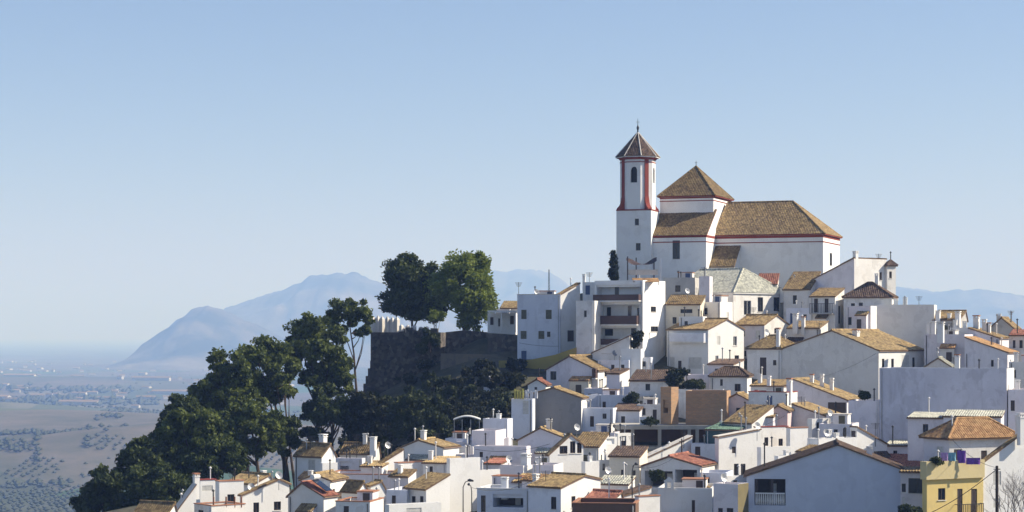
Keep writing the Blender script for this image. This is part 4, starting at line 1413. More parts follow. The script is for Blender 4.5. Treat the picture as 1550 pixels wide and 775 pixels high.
wall_line('garden_wall', 'white lane wall behind the long lilac house', [(690, 668, 246), (730, 672, 245), (770, 662, 246)], .4, 'white_lilac')

# ------------------------------------------------------------------ unfinished building
ub = empty('unfinished_building', at(1000, 700, 250), 'unfinished concrete frame building with raw brick walls above', 'building')


def pbox(name, mat, root, x0, x1, y0, y1, d, dep, a=0, sub=None):
    """box whose front spans photo columns x0..x1 and rows y0..y1 at distance d"""
    p0, p1 = at(x0, y1, d), at(x1, y1, d)
    wv = (p1 - p0).x
    zt = (HOR - y0) / F * d
    aa = R(a)
    mb = MB()
    mb.frame_box(p0, Vector((math.cos(aa), math.sin(aa), 0)) * wv, Vector((-math.sin(aa), math.cos(aa), 0)) * dep, Vector((0, 0, zt - p0.z)))
    return mb.build(name, mat, sub or root)


pbox('floor_slab', 'concrete', ub, 932, 1082, 644, 650, 250, 7)
pbox('floor_slab', 'concrete', ub, 932, 1082, 676, 682, 250.02, 7)
for x in (934, 955, 996, 1041, 1053, 1078):
    pbox('pillar', 'concrete', ub, x, x + 5, 650.02, 675.98, 250.15, .4)
pbox('back_wall', 'brown_wall', ub, 932, 1082, 650.02, 675.98, 254.5, .25)
pbox('foundation', 'concrete', ub, 934, 1080, 682.02, 720, 250.2, 6.4)
bw = H('', 1038, 1100, None, 592, 250.8, 12, w=4.5, roof=('f',), root=ub, mat='brick_raw', rm='concrete', h=4.1, pn='brick_', par=1.5)
bw2 = H('', 1000, 1016, 1027, 586, 250.5, 42, roof=('f',), root=ub, mat='brick_raw', rm='concrete', h=4.5, pn='brick_', par=2.5, wins=[('L', 1004, 1011, 605, 625, 'o')])
pbox('cement_heap', 'white', ub, 969, 982, 631, 644, 252, 1.0)

# ------------------------------------------------------------------ balconies, canopies, clutter
def balcony(h, face, x0, x1, ytop, ybot, proj=.8, mat='railing', slab='white', bars=False):
    t0, t1 = sorted((h.along(face, x0), h.along(face, x1)))
    u = h.ul if face == 'L' else h.ur
    n = h.nl if face == 'L' else h.nr
    O = Vector((h.C.x, h.C.y, 0)) + u * t0
    Y = (O + u * (t1 - t0) / 2).y
    z1, z0 = (HOR - ytop) / F * Y, (HOR - ybot) / F * Y
    L_ = t1 - t0
    mb = MB()
    mb.frame_box(O + Vector((0, 0, z0 - .16)) + n * .002, u * L_, n * proj, Vector((0, 0, .16)))
    sl_ = mb.build('balcony', slab, h.root)
    mb = MB()
    H_ = z1 - z0
    if not bars:
        mb.frame_box(O + n * (proj - .06) + Vector((0, 0, z0 + .002)), u * L_, n * .05, Vector((0, 0, H_)))
        for e in (0, L_ - .05):
            mb.frame_box(O + u * e + Vector((0, 0, z0 + .002)) + n * .01, u * .05, n * (proj - .08), Vector((0, 0, H_)))
    else:
        nb = max(4, int(L_ / .22))
        for i in range(nb + 1):
            mb.frame_box(O + u * ((L_ - .05) * i / nb) + n * (proj - .06) + Vector((0, 0, z0 + .002)), u * .05, n * .05, Vector((0, 0, H_)))
        mb.frame_box(O + n * (proj - .07) + Vector((0, 0, z0 + H_)), u * L_, n * .07, Vector((0, 0, .06)))
        for e in (0, L_ - .05):
            mb.frame_box(O + u * e + Vector((0, 0, z0 + H_)) + n * .01, u * .05, n * (proj - .08), Vector((0, 0, .06)))
    mb.build('railing', mat, sl_)


balcony(bh, 'L', 902, 971, 446, 455, .9)
balcony(bh, 'L', 904, 968, 478, 491, .9)
balcony(bh, 'L', 899, 964, 513, 522, .6)
for (x0, x1, y0, y1) in ((923, 929, 434, 447), (911, 917, 465, 479), (943, 948, 463, 479), (957, 962, 466, 479), (908, 920, 498, 508), (948, 955, 497, 510)):
    d = bh.C.y + 1.6 + 2
    t0, t1 = sorted((bh.along('L', x0), bh.along('L', x1)))
    O = Vector((bh.C.x, bh.C.y, 0)) + bh.ul * t0 - bh.nl * 1.57
    Y = O.y
    mb = MB()
    mb.frame_box(O + Vector((0, 0, (HOR - y1) / F * Y)), bh.ul * (t1 - t0), bh.nl * .04, Vector((0, 0, (y1 - y0) / F * Y)))
    mb.build('window', 'glass', bh.root)
balcony(hb, 'L', 1228, 1263, 460, 474, .9, 'metal_dark', 'cement', True)
balcony(hs('gable-ended white house'), 'L', 1018, 1070, 504, 517, .7, 'white_blue', 'white')
balcony(hs('pinkish gable roof'), 'L', 899, 904.5, 558, 572, .7, 'railing')
balcony(yh, 'R', 1445, 1484, 763, 778, .5, 'metal_dark', 'yellow_pale', True)
# pale parapet band of the yellow house
t0 = 0
mb = MB()
zt, zl = yh.ze, (HOR - 726) / F * yh.C.y
mb.frame_box(yh.P(-.25, -.25, zl), yh.ur * (yh.WR + .25), yh.ul * .246, Vector((0, 0, zt - zl + .03)))
mb.frame_box(yh.P(.0, -.25, zl), yh.ul * yh.WL, yh.ur * .246, Vector((0, 0, zt - zl + .03)))
mb.build('parapet', 'yellow_pale', yh.root)
# loggia balustrade of the grey-blue house
t0, t1 = sorted((gg.along('L', 1143), gg.along('L', 1188)))
O = Vector((gg.C.x, gg.C.y, 0)) + gg.ul * t0
Y = O.y
z0, z1 = (HOR - 764.5) / F * Y, (HOR - 748) / F * Y
mb = MB()
nb = 16
for i in range(nb):
    c = O + gg.ul * ((t1 - t0) * (i + .5) / nb) - gg.nl * .12
    mb.tube([c + Vector((0, 0, z0)), c + Vector((0, 0, z0 + (z1 - z0) * .35)), c + Vector((0, 0, z1))], [.04, .075, .04], 6)
mb.frame_box(O - gg.nl * .2 + Vector((0, 0, z1)), gg.ul * (t1 - t0), gg.nl * .17, Vector((0, 0, .12)))
mb.build('balustrade', 'white_clean', gg.root)
for xx in (1142.5, 1166):
    t_ = gg.along('L', xx)
    mb = MB()
    mb.frame_box(Vector((gg.C.x, gg.C.y, (HOR - 765) / F * Y)) + gg.ul * (t_ - .3) - gg.nl * .5, gg.ul * .28, gg.nl * .28, Vector((0, 0, 40 / F * Y)))
    mb.build('pillar', 'door_wood', gg.root)
# solar panel with tank on the pale grey gable house
mb = MB()
q = [gs.P(gs.WL * .36, gs.WR * .1, 0), gs.P(gs.WL * .36, gs.WR * .55, 0), gs.P(-.1, gs.WR * .55, 0), gs.P(-.1, gs.WR * .1, 0)]
zs = [gs.ze + 1.55, gs.ze + 1.55, gs.ze + .55, gs.ze + .55]
pts = [Vector((p.x, p.y, z)) for p, z in zip(q, zs)]
mb.frame_box(pts[0], pts[3] - pts[0], pts[1] - pts[0], Vector((0, 0, .08)))
sp_ = mb.build('solar_panel', 'solar', gs.root)
mb = MB()
mb.tube([pts[0] + Vector((0, 0, .35)), pts[1] + Vector((0, 0, .35))], [.28, .28], 10)
mb.build('water_tank', 'sheet_white', sp_)


def aerial(h, px, y0, y1, dd=None, kind=0):
    if dd is None:
        dd = (h.C + h.ul * h.WL * .4 + h.ur * h.WR * .4).y
    p0, p1 = at(px, y1, dd), at(px, y0, dd)
    mb = MB()
    mb.tube([p0 - Vector((0, 0, .8)), p1], [.035, .03], 5)
    if kind == 0:
        for i in range(5):
            mb.tube([p1 + Vector((-.5 + i * .06, -.1, -.08 - i * .13)), p1 + Vector((.5 - i * .06, .1, -.08 - i * .13))], [.02, .02], 4)
    elif kind == 1:      # dish
        c = p0 + (p1 - p0) * .75 + Vector((.05, -.15, 0))
        n = Vector((.55, -.75, .35)).normalized()
        a = n.cross(Vector((0, 0, 1))).normalized()
        b_ = n.cross(a)
        rr = .42
        ring = [c + (a * math.cos(k * math.pi / 6) + b_ * math.sin(k * math.pi / 6)) * rr for k in range(12)]
        ce = c - n * .12
        for k in range(12):
            mb.face([ce, ring[k], ring[(k + 1) % 12]])
        mb.tube([ce, c + n * .4], [.02, .02], 4)
    else:                # lattice mast
        for dx in (-.15, .15):
            mb.tube([p0 + Vector((dx, .1, -.8)), p1 + Vector((dx * .3, .1, 0))], [.025, .02], 4)
        for i in range(9):
            t = i / 9
            pa = p0 + (p1 - p0) * t
            mb.tube([pa + Vector((-.15 * (1 - .7 * t), .1, 0)), pa + Vector((.15 * (1 - .7 * t), 0, .3))], [.015, .015], 4)
    mb.build('aerial' if kind != 1 else 'satellite_dish', 'metal_grey' if kind == 1 else 'metal_dark', h.root)


sh = hs('three-window house')
aerial(sh, 785, 427, 446, 292)
aerial(sh, 831, 408, 448, 293, 2)
aerial(sh, 812, 440, 448, 293, 1)
aerial(hs('two white chimneys'), 540, 657, 686, 242, 0)
aerial(hs('two white chimneys'), 587, 668, 690, 243, 1)
for key, px, y0, y1, kd in (('plain lilac gable', 873, 640, 665, 1), ('dish and thin railing', 1256, 620, 640, 1), ('stepped parapets', 1250, 650, 668, 1),
                            ('grey cement block', 1391, 448, 464, 0), ('climbing to a chimney', 1330, 384, 398, 0), ('far blue ridge', 1530, 470, 490, 0),
                            ('orange tiled edge', 1503, 488, 515, 0), ('pepper-pot', 742, 622, 638, 0), ('square chimney block', 770, 690, 708, 1),
                            ('lichened tiles', 826, 712, 735, 0), ('rain-streaked parapet', 1444, 540, 560, 0), ('lower blank lilac', 1302, 590, 610, 1),
                            ('triangular gable', 1325, 640, 665, 0), ('olive side wall', 1095, 718, 736, 1), ('broad mossy', 1213, 600, 625, 0),
                            ('terracotta coping beside', 352, 716, 732, 0), ('long climbing wall and', 422, 715, 730, 1), ('paired tall', 1146, 640, 656, 1),
                            ('fibre-sheet', 920, 706, 728, 1), ('dark flat-pitched', 958, 660, 684, 0), ('white garden house', 1035, 650, 668, 0),
                            ('balcony house stairs', 930, 530, 548, 1), ('mossy tile lean-to', 1040, 436, 452, 1), ('behind the gable-ended', 1140, 465, 482, 0),
                            ('lilac cube house', 1066, 404, 420, 0), ('rooftop room with blue', 892, 412, 430, 0), ('stout chimney below', 470, 660, 680, 0),
                            ('square chimney below', 660, 655, 672, 0), ('cement gable and sunlit', 1240, 488, 508, 0), ('tile strip', 380, 733, 748, 1),
                            ('hipped tan roof', 1160, 498, 515, 1), ('flat-roofed block beside', 1440, 488, 508, 0)):
    aerial(hs(key), px, y0, y1, None, kd)

# roof terrace pergola with dark tarpaulin on the balcony house
pg = empty('rooftop_pergola', at(972, 417, 288), 'rickety rooftop pergola draped with a dark torn tarpaulin', 'pergola')
for x, d, y in ((950, 288, 388), (1000, 287.5, 391), (963, 290, 390), (990, 290, 394)):
    pbox('post', 'white_clean' if x == 1000 else 'door_wood', pg, x - (1.6 if x == 1000 else .8), x + (1.6 if x == 1000 else .8), y, 424, d, .2)
mb = MB()
NX_, NY_ = 12, 5
gr = {}
for i in range(NX_ + 1):
    for j in range(NY_ + 1):
        u_, v_ = i / NX_, j / NY_
        p = at(948 + 46 * u_, 392 + 8 * math.sin(math.pi * u_) + 1.8 * math.sin(9 * u_ + 3 * v_) - 4 * v_ + 2, 287.6 + 2.6 * v_)
        gr[i, j] = mb.vert(p)
for i in range(NX_):
    for j in range(NY_):
        mb.f.append([gr[i, j], gr[i + 1, j], gr[i + 1, j + 1], gr[i, j + 1]])
        mb.m.append(0)
mb.build('tarpaulin', 'tarp_dark', pg)
pbox('low_wall', 'merlon', pg, 950, 996, 408, 416, 288.4, .15)
aw = empty('awning', at(978, 424, 287), 'terracotta awning on the roof of the balcony house', 'awning')
mb = MB()
mb.frame_box(at(958, 427, 286.6), at(998, 427, 286.6) - at(958, 427, 286.6), Vector((0, 2.4, .55)), Vector((0, 0, .08)))
mb.build('awning_sheet', 'tile_orange', aw)
for x in (959, 996):
    pbox('post', 'frame_white', aw, x, x + 1, 426.5, 432, 286.7, .1)
# flat canopy beside the shuttered house
cn = empty('flat_canopy', at(760, 500, 294), 'flat white canopy on posts beside the shuttered house', 'canopy')
pbox('canopy_roof', 'sheet_white', cn, 738, 782, 470, 473, 294, 3)
for x in (740, 758, 779):
    pbox('post', 'frame_white', cn, x, x + 2, 473.05, 503, 294.1, .15)
# arched white canopy
ac = empty('arched_canopy', at(706, 664, 246), 'arched white canopy on thin posts above the dark slope', 'canopy')
mb = MB()
for i in range(10):
    t0_, t1_ = i / 10, (i + 1) / 10
    f_ = lambda t: at(686 + 41 * t, 636 - 5 * math.sin(math.pi * t), 246.4)
    a_, b_ = f_(t0_), f_(t1_)
    mb.frame_box(a_, b_ - a_, Vector((0, 3.2, 0)), Vector((0, 0, .1)))
mb.build('canopy_roof', 'sheet_white', ac)
for x in (687, 699, 712, 725):
    pbox('post', 'metal_grey', ac, x, x + 1.0, 635, 666, 246.5, .12)

# laundry, bamboo
def cloth(name, label, x0, x1, y0, y1, d, mat, cat='laundry', group=None):
    mb = MB()
    n = 8
    g_ = {}
    for i in range(n + 1):
        for j in range(5):
            p = at(x0 + (x1 - x0) * i / n, y0 + (y1 - y0) * j / 4, d)
            p.y += .09 * math.sin(i * 1.7) * (j / 4) + random.uniform(-.02, .02)
            g_[i, j] = p
    fr = [[mb.vert(g_[i, j]) for j in range(5)] for i in range(n + 1)]
    bk = [[mb.vert(g_[i, j] + Vector((0, .03, 0))) for j in range(5)] for i in range(n + 1)]
    for i in range(n):
        for j in range(4):
            mb.f.append([fr[i][j], fr[i + 1][j], fr[i + 1][j + 1], fr[i][j + 1]])
            mb.f.append([bk[i][j], bk[i][j + 1], bk[i + 1][j + 1], bk[i + 1][j]])
            mb.m += [0, 0]
    b0 = at((x0 + x1) / 2, y1, d)
    o = mb.build(name, mat, None, base=b0)
    tag(o, label, cat, group)


cloth('hanging_sheet', 'lilac sheet hung over the yellow terrace parapet', 1424, 1435, 685, 701, 196.9, 'cloth_lilac')
cloth('hanging_sheet', 'pale blue sheet hung on the yellow terrace', 1435.5, 1447, 685, 698, 197.0, 'cloth_blue')
cloth('hanging_sheet', 'deep purple sheet hung on the yellow terrace', 1449, 1462, 682, 701, 197.4, 'cloth_purple')
cloth('hanging_sheet', 'long purple cover along the yellow terrace railing', 1462.5, 1484, 693, 703, 197.5, 'cloth_purple')
for i in range(4):
    cloth('hanging_cloth', 'yellowish cloth strip on the lean-to of the grey gable', 778 + i * 4, 781 + i * 4, 588 + random.uniform(0, 3), 604, 254.4, 'cloth_yellow', 'cloth', 'cloth strips on the lean-to')
for i in range(3):
    cloth('hanging_cloth', 'pale grey cloth strip on the lean-to of the grey gable', 795 + i * 7, 800 + i * 7, 589 + random.uniform(0, 3), 603, 254.5, 'cloth_white', 'cloth', 'pale cloth strips on the lean-to')

# bell-gable on the low white house
mb = MB()
bgc = at(1013, 739, 208.5)
for dx in (-.45, .2):
    mb.frame_box(bgc + Vector((dx, 0, -.1)), (.25, 0, 0), (0, .3, 0), (0, 0, .75))
mb.frame_box(bgc + Vector((-.5, -.02, .65)), (1.0, 0, 0), (0, .34, 0), (0, 0, .12))
A_, B_, T_ = bgc + Vector((-.42, 0, .77)), bgc + Vector((.42, 0, .77)), bgc + Vector((0, 0, 1.15))
dv = Vector((0, .3, 0))
mb.face([A_, B_, T_])
mb.face([B_ + dv, A_ + dv, T_ + dv])
mb.face([B_, B_ + dv, T_ + dv, T_])
mb.face([A_ + dv, A_, T_, T_ + dv])
mb.build('bell_gable', 'white_clean', wl.root)


# terrace posts at the left edge
tp = hs('red-brown coping at the foot')
for x in (322, 341, 354, 364):
    pbox('post', 'terracotta', tp.root, x, x + 2.2, 752, 768, tp.C.y + (x - 320) * .045 + .1, .2, sub=tp.root)

# street lamps and poles
def street_lamp(label, px, ytop, d, arm, group=None):
    p1 = at(px, ytop, d)
    zg = ground(p1.x, d) - .2
    root = empty('street_lamp', (p1.x, d, zg), label, 'street lamp', group)
    mb = MB()
    mb.tube([(p1.x, d, zg), (p1.x, d, zg + 1), (p1.x, d, p1.z - .6), (p1.x + arm * .25, d, p1.z - .1), (p1.x + arm * .6, d, p1.z)], [.11, .07, .05, .045, .04], 8)
    mb.build('pole', 'metal_dark', root)
    mb = MB()
    hd = Vector((p1.x + arm * .6, d, p1.z))
    mb.tube([hd + Vector((-.12 * arm, 0, .05)), hd + Vector((.1 * arm, 0, .08)), hd + Vector((.55 * arm, 0, 0))], [.07, .16, .08], 8)
    mb.build('lamp_head', 'metal_dark', root)


street_lamp('dark street lamp with a curved arm before the tall white wall', 701, 728, 206, .9)
street_lamp('shorter dark street lamp beside the curved-arm lamp', 714, 734, 205.5, -.35)
street_lamp('thin lamp post in front of the porch house', 957, 703, 207, .5)


def utility_pole(label, px, ytop, d, r=.13):
    p1 = at(px, ytop, d)
    zg = ground(p1.x, d) - .3
    mb = MB()
    mb.tube([(p1.x, d, zg), (p1.x, d, p1.z - .5), (p1.x, d, p1.z)], [r * 1.2, r, r * .95], 8)
    mb.frame_box(Vector((p1.x - .3, d - .05, p1.z - .35)), (.6, 0, 0), (0, .1, 0), (0, 0, .08))
    o = mb.build('utility_pole', 'bark', None, base=(p1.x, d, zg))
    tag(o, label, 'pole')
    return p1


pp = utility_pole('weathered wooden utility pole before the stepped white wall', 1509, 705, 188)
utility_pole('slim dark pole against the climbing garden wall', 1032, 664, 234.2, .08)
mb = MB()
e = at(1395, 778, 195.2)
mb.tube([pp.lerp(e, t) - Vector((0, 0, 1.0 * math.sin(math.pi * t) * .35 + (.3 if t == 0 else .3))) for t in np.linspace(0, 1, 12)], [.035] * 12, 5)
tag(mb.build('power_cable', 'metal_dark', None, base=tuple(pp)), 'black cable sagging from the wooden pole across the yellow house', 'cable')

# lean-tos and porches built on to the houses
def annex(h, face, r):
    Wd = h.WL if face == 'L' else h.WR
    u = h.ul if face == 'L' else h.ur
    n = h.nl if face == 'L' else h.nr
    holes = h.hl if face == 'L' else h.hr
    for _ in range(10):
        w_ = r.uniform(1.5, min(3.4, Wd * .5))
        t0 = r.uniform(.1, Wd - w_ - .1)
        pj = r.uniform(.8, 1.5)
        zt = h.ze - r.uniform(1.3, 3.2)
        if zt - h.zb < 2.0:
            continue
        if all(q[1] < t0 - .1 or q[0] > t0 + w_ + .1 or q[2] > zt + .75 for q in holes):
            break
    else:
        return
    O = Vector((h.C.x, h.C.y, 0)) + u * t0
    rise = r.choice((0, .45, .6))
    mb = MB()
    z = lambda p, a: Vector((p.x, p.y, a))
    a0, a1, b0, b1 = O + n * .002, O + u * w_ + n * .002, O + n * pj, O + u * w_ + n * pj
    mb.face([z(b0, h.zb), z(b1, h.zb), z(b1, zt), z(b0, zt)])
    mb.face([z(a0, h.zb), z(b0, h.zb), z(b0, zt), z(a0, zt + rise)])
    mb.face([z(a1, h.zb), z(b1, h.zb), z(b1, zt), z(a1, zt + rise)])
    mb.face([z(a0, zt + rise), z(a1, zt + rise), z(b1, zt), z(b0, zt)])
    an = mb.build('annex', r.choice(('white_clean', 'white', 'white', 'white_lilac', 'cream')), h.root)
    mb = MB()
    if rise:
        k = rise / pj
        tile_plane(mb, z(b0 - u * .1 + n * .15, zt - .15 * k + .13), z(b1 + u * .1 + n * .15, zt - .15 * k + .13), [z(a0 - u * .1, zt + rise + .13), z(a1 + u * .1, zt + rise + .13)], slab=.1)
        mb.build('roof', [r.choice(('tile', 'tile_gold', 'tile_dark', 'tile_orange', 'fibre')), 'fascia'], an)
    else:
        mb.frame_box(z(a0, zt + .003) - u * .08, u * (w_ + .16), n * (pj + .08), Vector((0, 0, .12)))
        mb.build('roof_slab', r.choice(('merlon', 'terracotta', 'cement')), an)
    ww_ = min(.8, w_ * .4)
    x0 = w_ * r.uniform(.15, .5)
    mb = MB()
    mb.frame_box(z(b0, zt - 1.75) + u * x0 + n * .003, u * ww_, n * .05, Vector((0, 0, 1.25)))
    wn = mb.build('window', r.choice(('frame_dark', 'frame_white', 'shutter', 'door_wood')), an)


ra = random.Random(23)
for lb, h in list(HS.items()):
    if not lb or any(k_ in lb for k_ in ('castle', 'huge', 'grey-blue', 'rain-streaked', 'shuttered', 'three-window', 'three stacked', 'cement gable and', 'grey rendered', 'yellow house with', 'stepped wall behind', 'side wing', 'grey cement block', 'tower')):
        continue
    if h.WL > 3.4 and ra.random() < .7:
        annex(h, 'L', ra)
    if h.WR > 3.8 and h.along('R', 0) is not None and ra.random() < .45:
        annex(h, 'R', ra)

# small fittings: drainpipes, vents, rooftop stair heads
rnd = random.Random(11)
for lb, h in list(HS.items()):
    if not lb or 'castle' in lb:
        continue
    top = h.ze - .15
    if rnd.random() < .6 and h.WL > 2.5:
        x = rnd.choice((.25, h.WL - .3))
        mb = MB()
        mb.tube([h.P(x, -.07, h.zb + .3), h.P(x, -.07, top)], [.045, .045], 6)
        mb.build('drainpipe', rnd.choice(('metal_dark', 'metal_grey', 'frame_white')), h.root)
    if h.roof and h.roof.name.startswith('terrace_floor') and h.WL > 3.0 and h.WR > 3.0 and rnd.random() < .7 and 'rain-streaked' not in lb and 'grey cement block' not in lb:
        w1, d1 = min(2.4, h.WL * .45), min(2.2, h.WR * .5)
        x0 = rnd.uniform(.4, h.WL - w1 - .3)
        zf = h.ze - .9
        hh = rnd.uniform(1.4, 2.0)
        mb = MB()
        y0 = h.WR - d1 - .3
        mb.frame_box(h.P(x0, y0, zf), h.ul * w1, h.ur * d1, Vector((0, 0, hh)))
        sh_ = mb.build('stair_head', rnd.choice(('white_clean', 'white', 'white_lilac')), h.root)
        mb = MB()
        mb.frame_box(h.P(x0 - .1, y0 - .12, zf + hh), h.ul * (w1 + .2), h.ur * (d1 + .2), Vector((0, 0, .1)))
        mb.build('cap', rnd.choice(('terracotta', 'merlon', 'fascia')), sh_)
        mb = MB()
        mb.frame_box(h.P(x0 + .3, y0 - .03, zf + .05), h.ul * .7, h.ur * .028, Vector((0, 0, min(1.9, hh - .15))))
        mb.build('door', rnd.choice(('door_wood', 'door_blue', 'shutter')), sh_)
    for k in range(rnd.choice((0, 1, 1, 2))):
        x, y = rnd.uniform(.5, max(.6, h.WL - .5)), rnd.uniform(.4, max(.5, h.WR - .4))
        zr = (h.ze - 1.0) if h.roof.name.startswith('terrace_floor') else h.ze
        mb = MB()
        ht = rnd.uniform(.5, 1.1) + 1.2
        mb.tube([h.P(x, y, zr), h.P(x, y, zr + ht)], [.07, .07], 6)
        mb.tube([h.P(x, y, zr + ht), h.P(x, y, zr + ht + .06), h.P(x, y, zr + ht + .2)], [.16, .16, .03], 8)
        mb.build('vent_pipe', rnd.choice(('metal_grey', 'white', 'metal_dark')), h.roof)

def cable(label, p0, p1, sag, r=.02):
    a, b_ = at(*p0), at(*p1)
    mb = MB()
    mb.tube([a.lerp(b_, t) - Vector((0, 0, sag * 4 * t * (1 - t))) for t in np.linspace(0, 1, 14)], [r] * 14, 4)
    tag(mb.build('power_cable', 'metal_dark', None, base=tuple(a)), label, 'cable')


cable('thin cable from the lamp post to the porch house roof', (957, 706, 207.2), (1018, 694, 221), .5)
cable('thin cable between the lilac yellow-tiled house and the cement gable', (1205, 578, 256), (1326, 535, 271.2), .6)
cable('thin cable from the street lamps to the lichened roof', (714, 738, 205.6), (811, 724, 208.6), .7)
cable('thin cable along the front of the shuttered house', (786, 519, 289.5), (846, 524, 289.5), .15)
cable('thin cable from the two-chimney house to the square-chimney gable', (556, 664, 244.5), (637, 662, 240), .8)
cable('thin cable over the red-coped house towards the mossy roofs', (1088, 655, 226.4), (1200, 622, 243.6), .7)
cable('thin cable from the wooden pole to the upper house roof', (1509, 708, 188), (1440, 664, 202), .5)
cable('thin cable across the long low lilac house', (719, 680, 235), (832, 672, 227.5), .5)

# ------------------------------------------------------------------ vegetation
rng = np.random.default_rng(5)


def leaf_mesh(name, clumps, n_each, size, mat, aspect=.55, base=(0, 0, 0), up=0.0):
    cs = []
    for (c, r) in clumps:
        n = n_each
        d = rng.normal(size=(n, 3))
        d /= np.linalg.norm(d, axis=1)[:, None]
        rad = (rng.random(n) ** .45)[:, None]
        jit = 1 + .14 * rng.normal(size=(n, 1))
        cs.append(np.array(c)[None, :] + d * rad * jit * np.array(r)[None, :])
    P = np.concatenate(cs) - np.array(base)[None, :]
    n = len(P)
    a = rng.normal(size=(n, 3))
    a[:, 2] += up * rng.random(n)
    a /= np.linalg.norm(a, axis=1)[:, None]
    b_ = np.cross(a, rng.normal(size=(n, 3)))
    b_ /= np.linalg.norm(b_, axis=1)[:, None]
    s1 = (size * (.6 + .8 * rng.random(n)))[:, None]
    a, b_ = a * s1, b_ * s1 * aspect
    V = np.stack([P - a, P + b_ * .9, P + a, P - b_ * .9], axis=1).reshape(-1, 3)
    me = bpy.data.meshes.new(name)
    me.vertices.add(4 * n)
    me.vertices.foreach_set('co', V.ravel())
    me.loops.add(4 * n)
    me.loops.foreach_set('vertex_index', np.arange(4 * n))
    me.polygons.add(n)
    me.polygons.foreach_set('loop_start', np.arange(n) * 4)
    me.polygons.foreach_set('loop_total', np.full(n, 4))
    me.materials.append(MATS[mat])
    me.update()
    me.validate()
    return me


def crown_clumps(c, rx, ry, rz, n, cr, flat=.7, low=-.6):
    out_ = []
    k = 0
    while len(out_) < n and k < 9999:
        k += 1
        d = rng.normal(size=3)
        d /= np.linalg.norm(d)
        if d[2] < low:
            continue
        f = .25 + .78 * rng.random() ** .6
        r = cr * (.65 + .7 * rng.random())
        out_.append(((c[0] + d[0] * rx * f, c[1] + d[1] * ry * f, c[2] + d[2] * rz * f), (r, r, r * flat)))
    return out_


def tree(name, label, crowns, base_px, d, mat='pine_leaf', foot=None, bark='bark', size=.27, n_each=200, ncl=30, lean=0.0, flat=.7, cat='tree', group=None, tr=.28, cfac=.20, up=0.0, nlimb=7, extra=()):
    """crowns: list of (px, py, rx, ry) ellipses in the photo"""
    b0 = at(base_px, HOR, d)
    zg = ground(b0.x, d) - .3
    if foot is not None:
        zg = (HOR - foot) / F * d
    base = Vector((b0.x, d, zg))
    root = empty(name, base, label, cat, group)
    sc_ = d / F
    cl = []
    for (px, py, rx, ry) in crowns:
        c = at(px, py, d)
        rX, rZ = rx * sc_, ry * sc_
        nn = max(8, int(2.3 * ncl * (rx * ry) / 2000.0))
        cl += crown_clumps(c, rX * 1.08, rX * 1.08, rZ * 1.05, nn, cfac * min(rX, rZ) + .35, flat)
    for (px, py, rx, ry) in extra:
        c = at(px, py, d - .5)
        cl.append(((c.x, c.y, c.z), (rx * sc_, rx * sc_, ry * sc_)))
    me = leaf_mesh('crown', cl, n_each, size, mat, base=base, up=up)
    o = bpy.data.objects.new('crown', me)
    COL.objects.link(o)
    o.parent = root
    # trunk and limbs
    mb = MB()
    c = at(crowns[0][0], crowns[0][1], d)
    hgt = c.z - zg
    pts = []
    for i in range(7):
        t = i / 6
        p = base.lerp(Vector((c.x, c.y, c.z)), t)
        p.x += math.sin(t * math.pi) * lean + (random.uniform(-.12, .12) if 0 < i < 6 else 0)
        pts.append(p)
    mb.tube(pts, [tr * (1.25 - t * .95) for t in np.linspace(0, 1, 7)], 7)
    cand = random.sample(cl, min(nlimb, len(cl)))
    for (cc, r) in cand:
        t0_ = random.uniform(.5, .92)
        k = min(5, int(t0_ * 6))
        st = pts[k].lerp(pts[k + 1], t0_ * 6 - k)
        en = Vector(cc)
        md = st.lerp(en, .55) + Vector((0, 0, -.15 * (en - st).length))
        mb.tube([st, md, en], [tr * .45, tr * .3, tr * .1], 5)
    mb.build('trunk', bark, root)
    return root


PG = 'pines on the slope beside the castle'
tree('pine_tree', 'big dark pine with round crown close to the castle wall', [(478, 522, 42, 44), (505, 562, 26, 26), (470, 572, 34, 22), (448, 535, 18, 26), (508, 590, 20, 16)], 474, 281, lean=.5, group=PG)
tree('pine_tree', 'broad pine with tall bare trunks beside the round-crowned pine', [(400, 552, 36, 38), (420, 590, 28, 22), (385, 592, 34, 28), (440, 560, 14, 24)], 440, 275, lean=.8, group=PG)
tree('pine_tree', 'bare leaning pine trunk with a thin top tuft among the trunks', [(432, 585, 20, 20)], 452, 272, lean=-.3, group=PG, ncl=20, tr=.2)
tree('pine_tree', 'pine with a pointed top at the crest of the row', [(346, 562, 30, 30), (330, 592, 36, 26), (362, 606, 34, 28), (318, 622, 26, 22)], 385, 268, lean=.5, group=PG)
tree('pine_tree', 'pale green low pine in front of the bare trunks', [(380, 645, 40, 34), (405, 672, 24, 20), (358, 676, 34, 24), (345, 640, 24, 26)], 402, 254, group=PG)
tree('pine_tree', 'bright sunlit pine with wide crown above the terrace houses', [(292, 656, 44, 38), (318, 690, 34, 28), (262, 680, 30, 28), (300, 705, 40, 24)], 318, 247, group=PG)
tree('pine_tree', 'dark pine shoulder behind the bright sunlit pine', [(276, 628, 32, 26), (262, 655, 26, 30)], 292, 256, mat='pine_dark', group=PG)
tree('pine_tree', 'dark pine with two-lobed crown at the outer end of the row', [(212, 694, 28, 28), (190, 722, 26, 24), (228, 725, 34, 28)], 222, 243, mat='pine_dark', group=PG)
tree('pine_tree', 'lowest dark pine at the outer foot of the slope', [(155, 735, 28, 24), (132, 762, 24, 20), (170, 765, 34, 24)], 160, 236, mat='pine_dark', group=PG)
tree('pine_tree', 'dense dark pine mass behind the stair-parapet house', [(240, 742, 48, 36), (215, 765, 40, 25)], 244, 232, mat='pine_dark', group=PG, ncl=32)
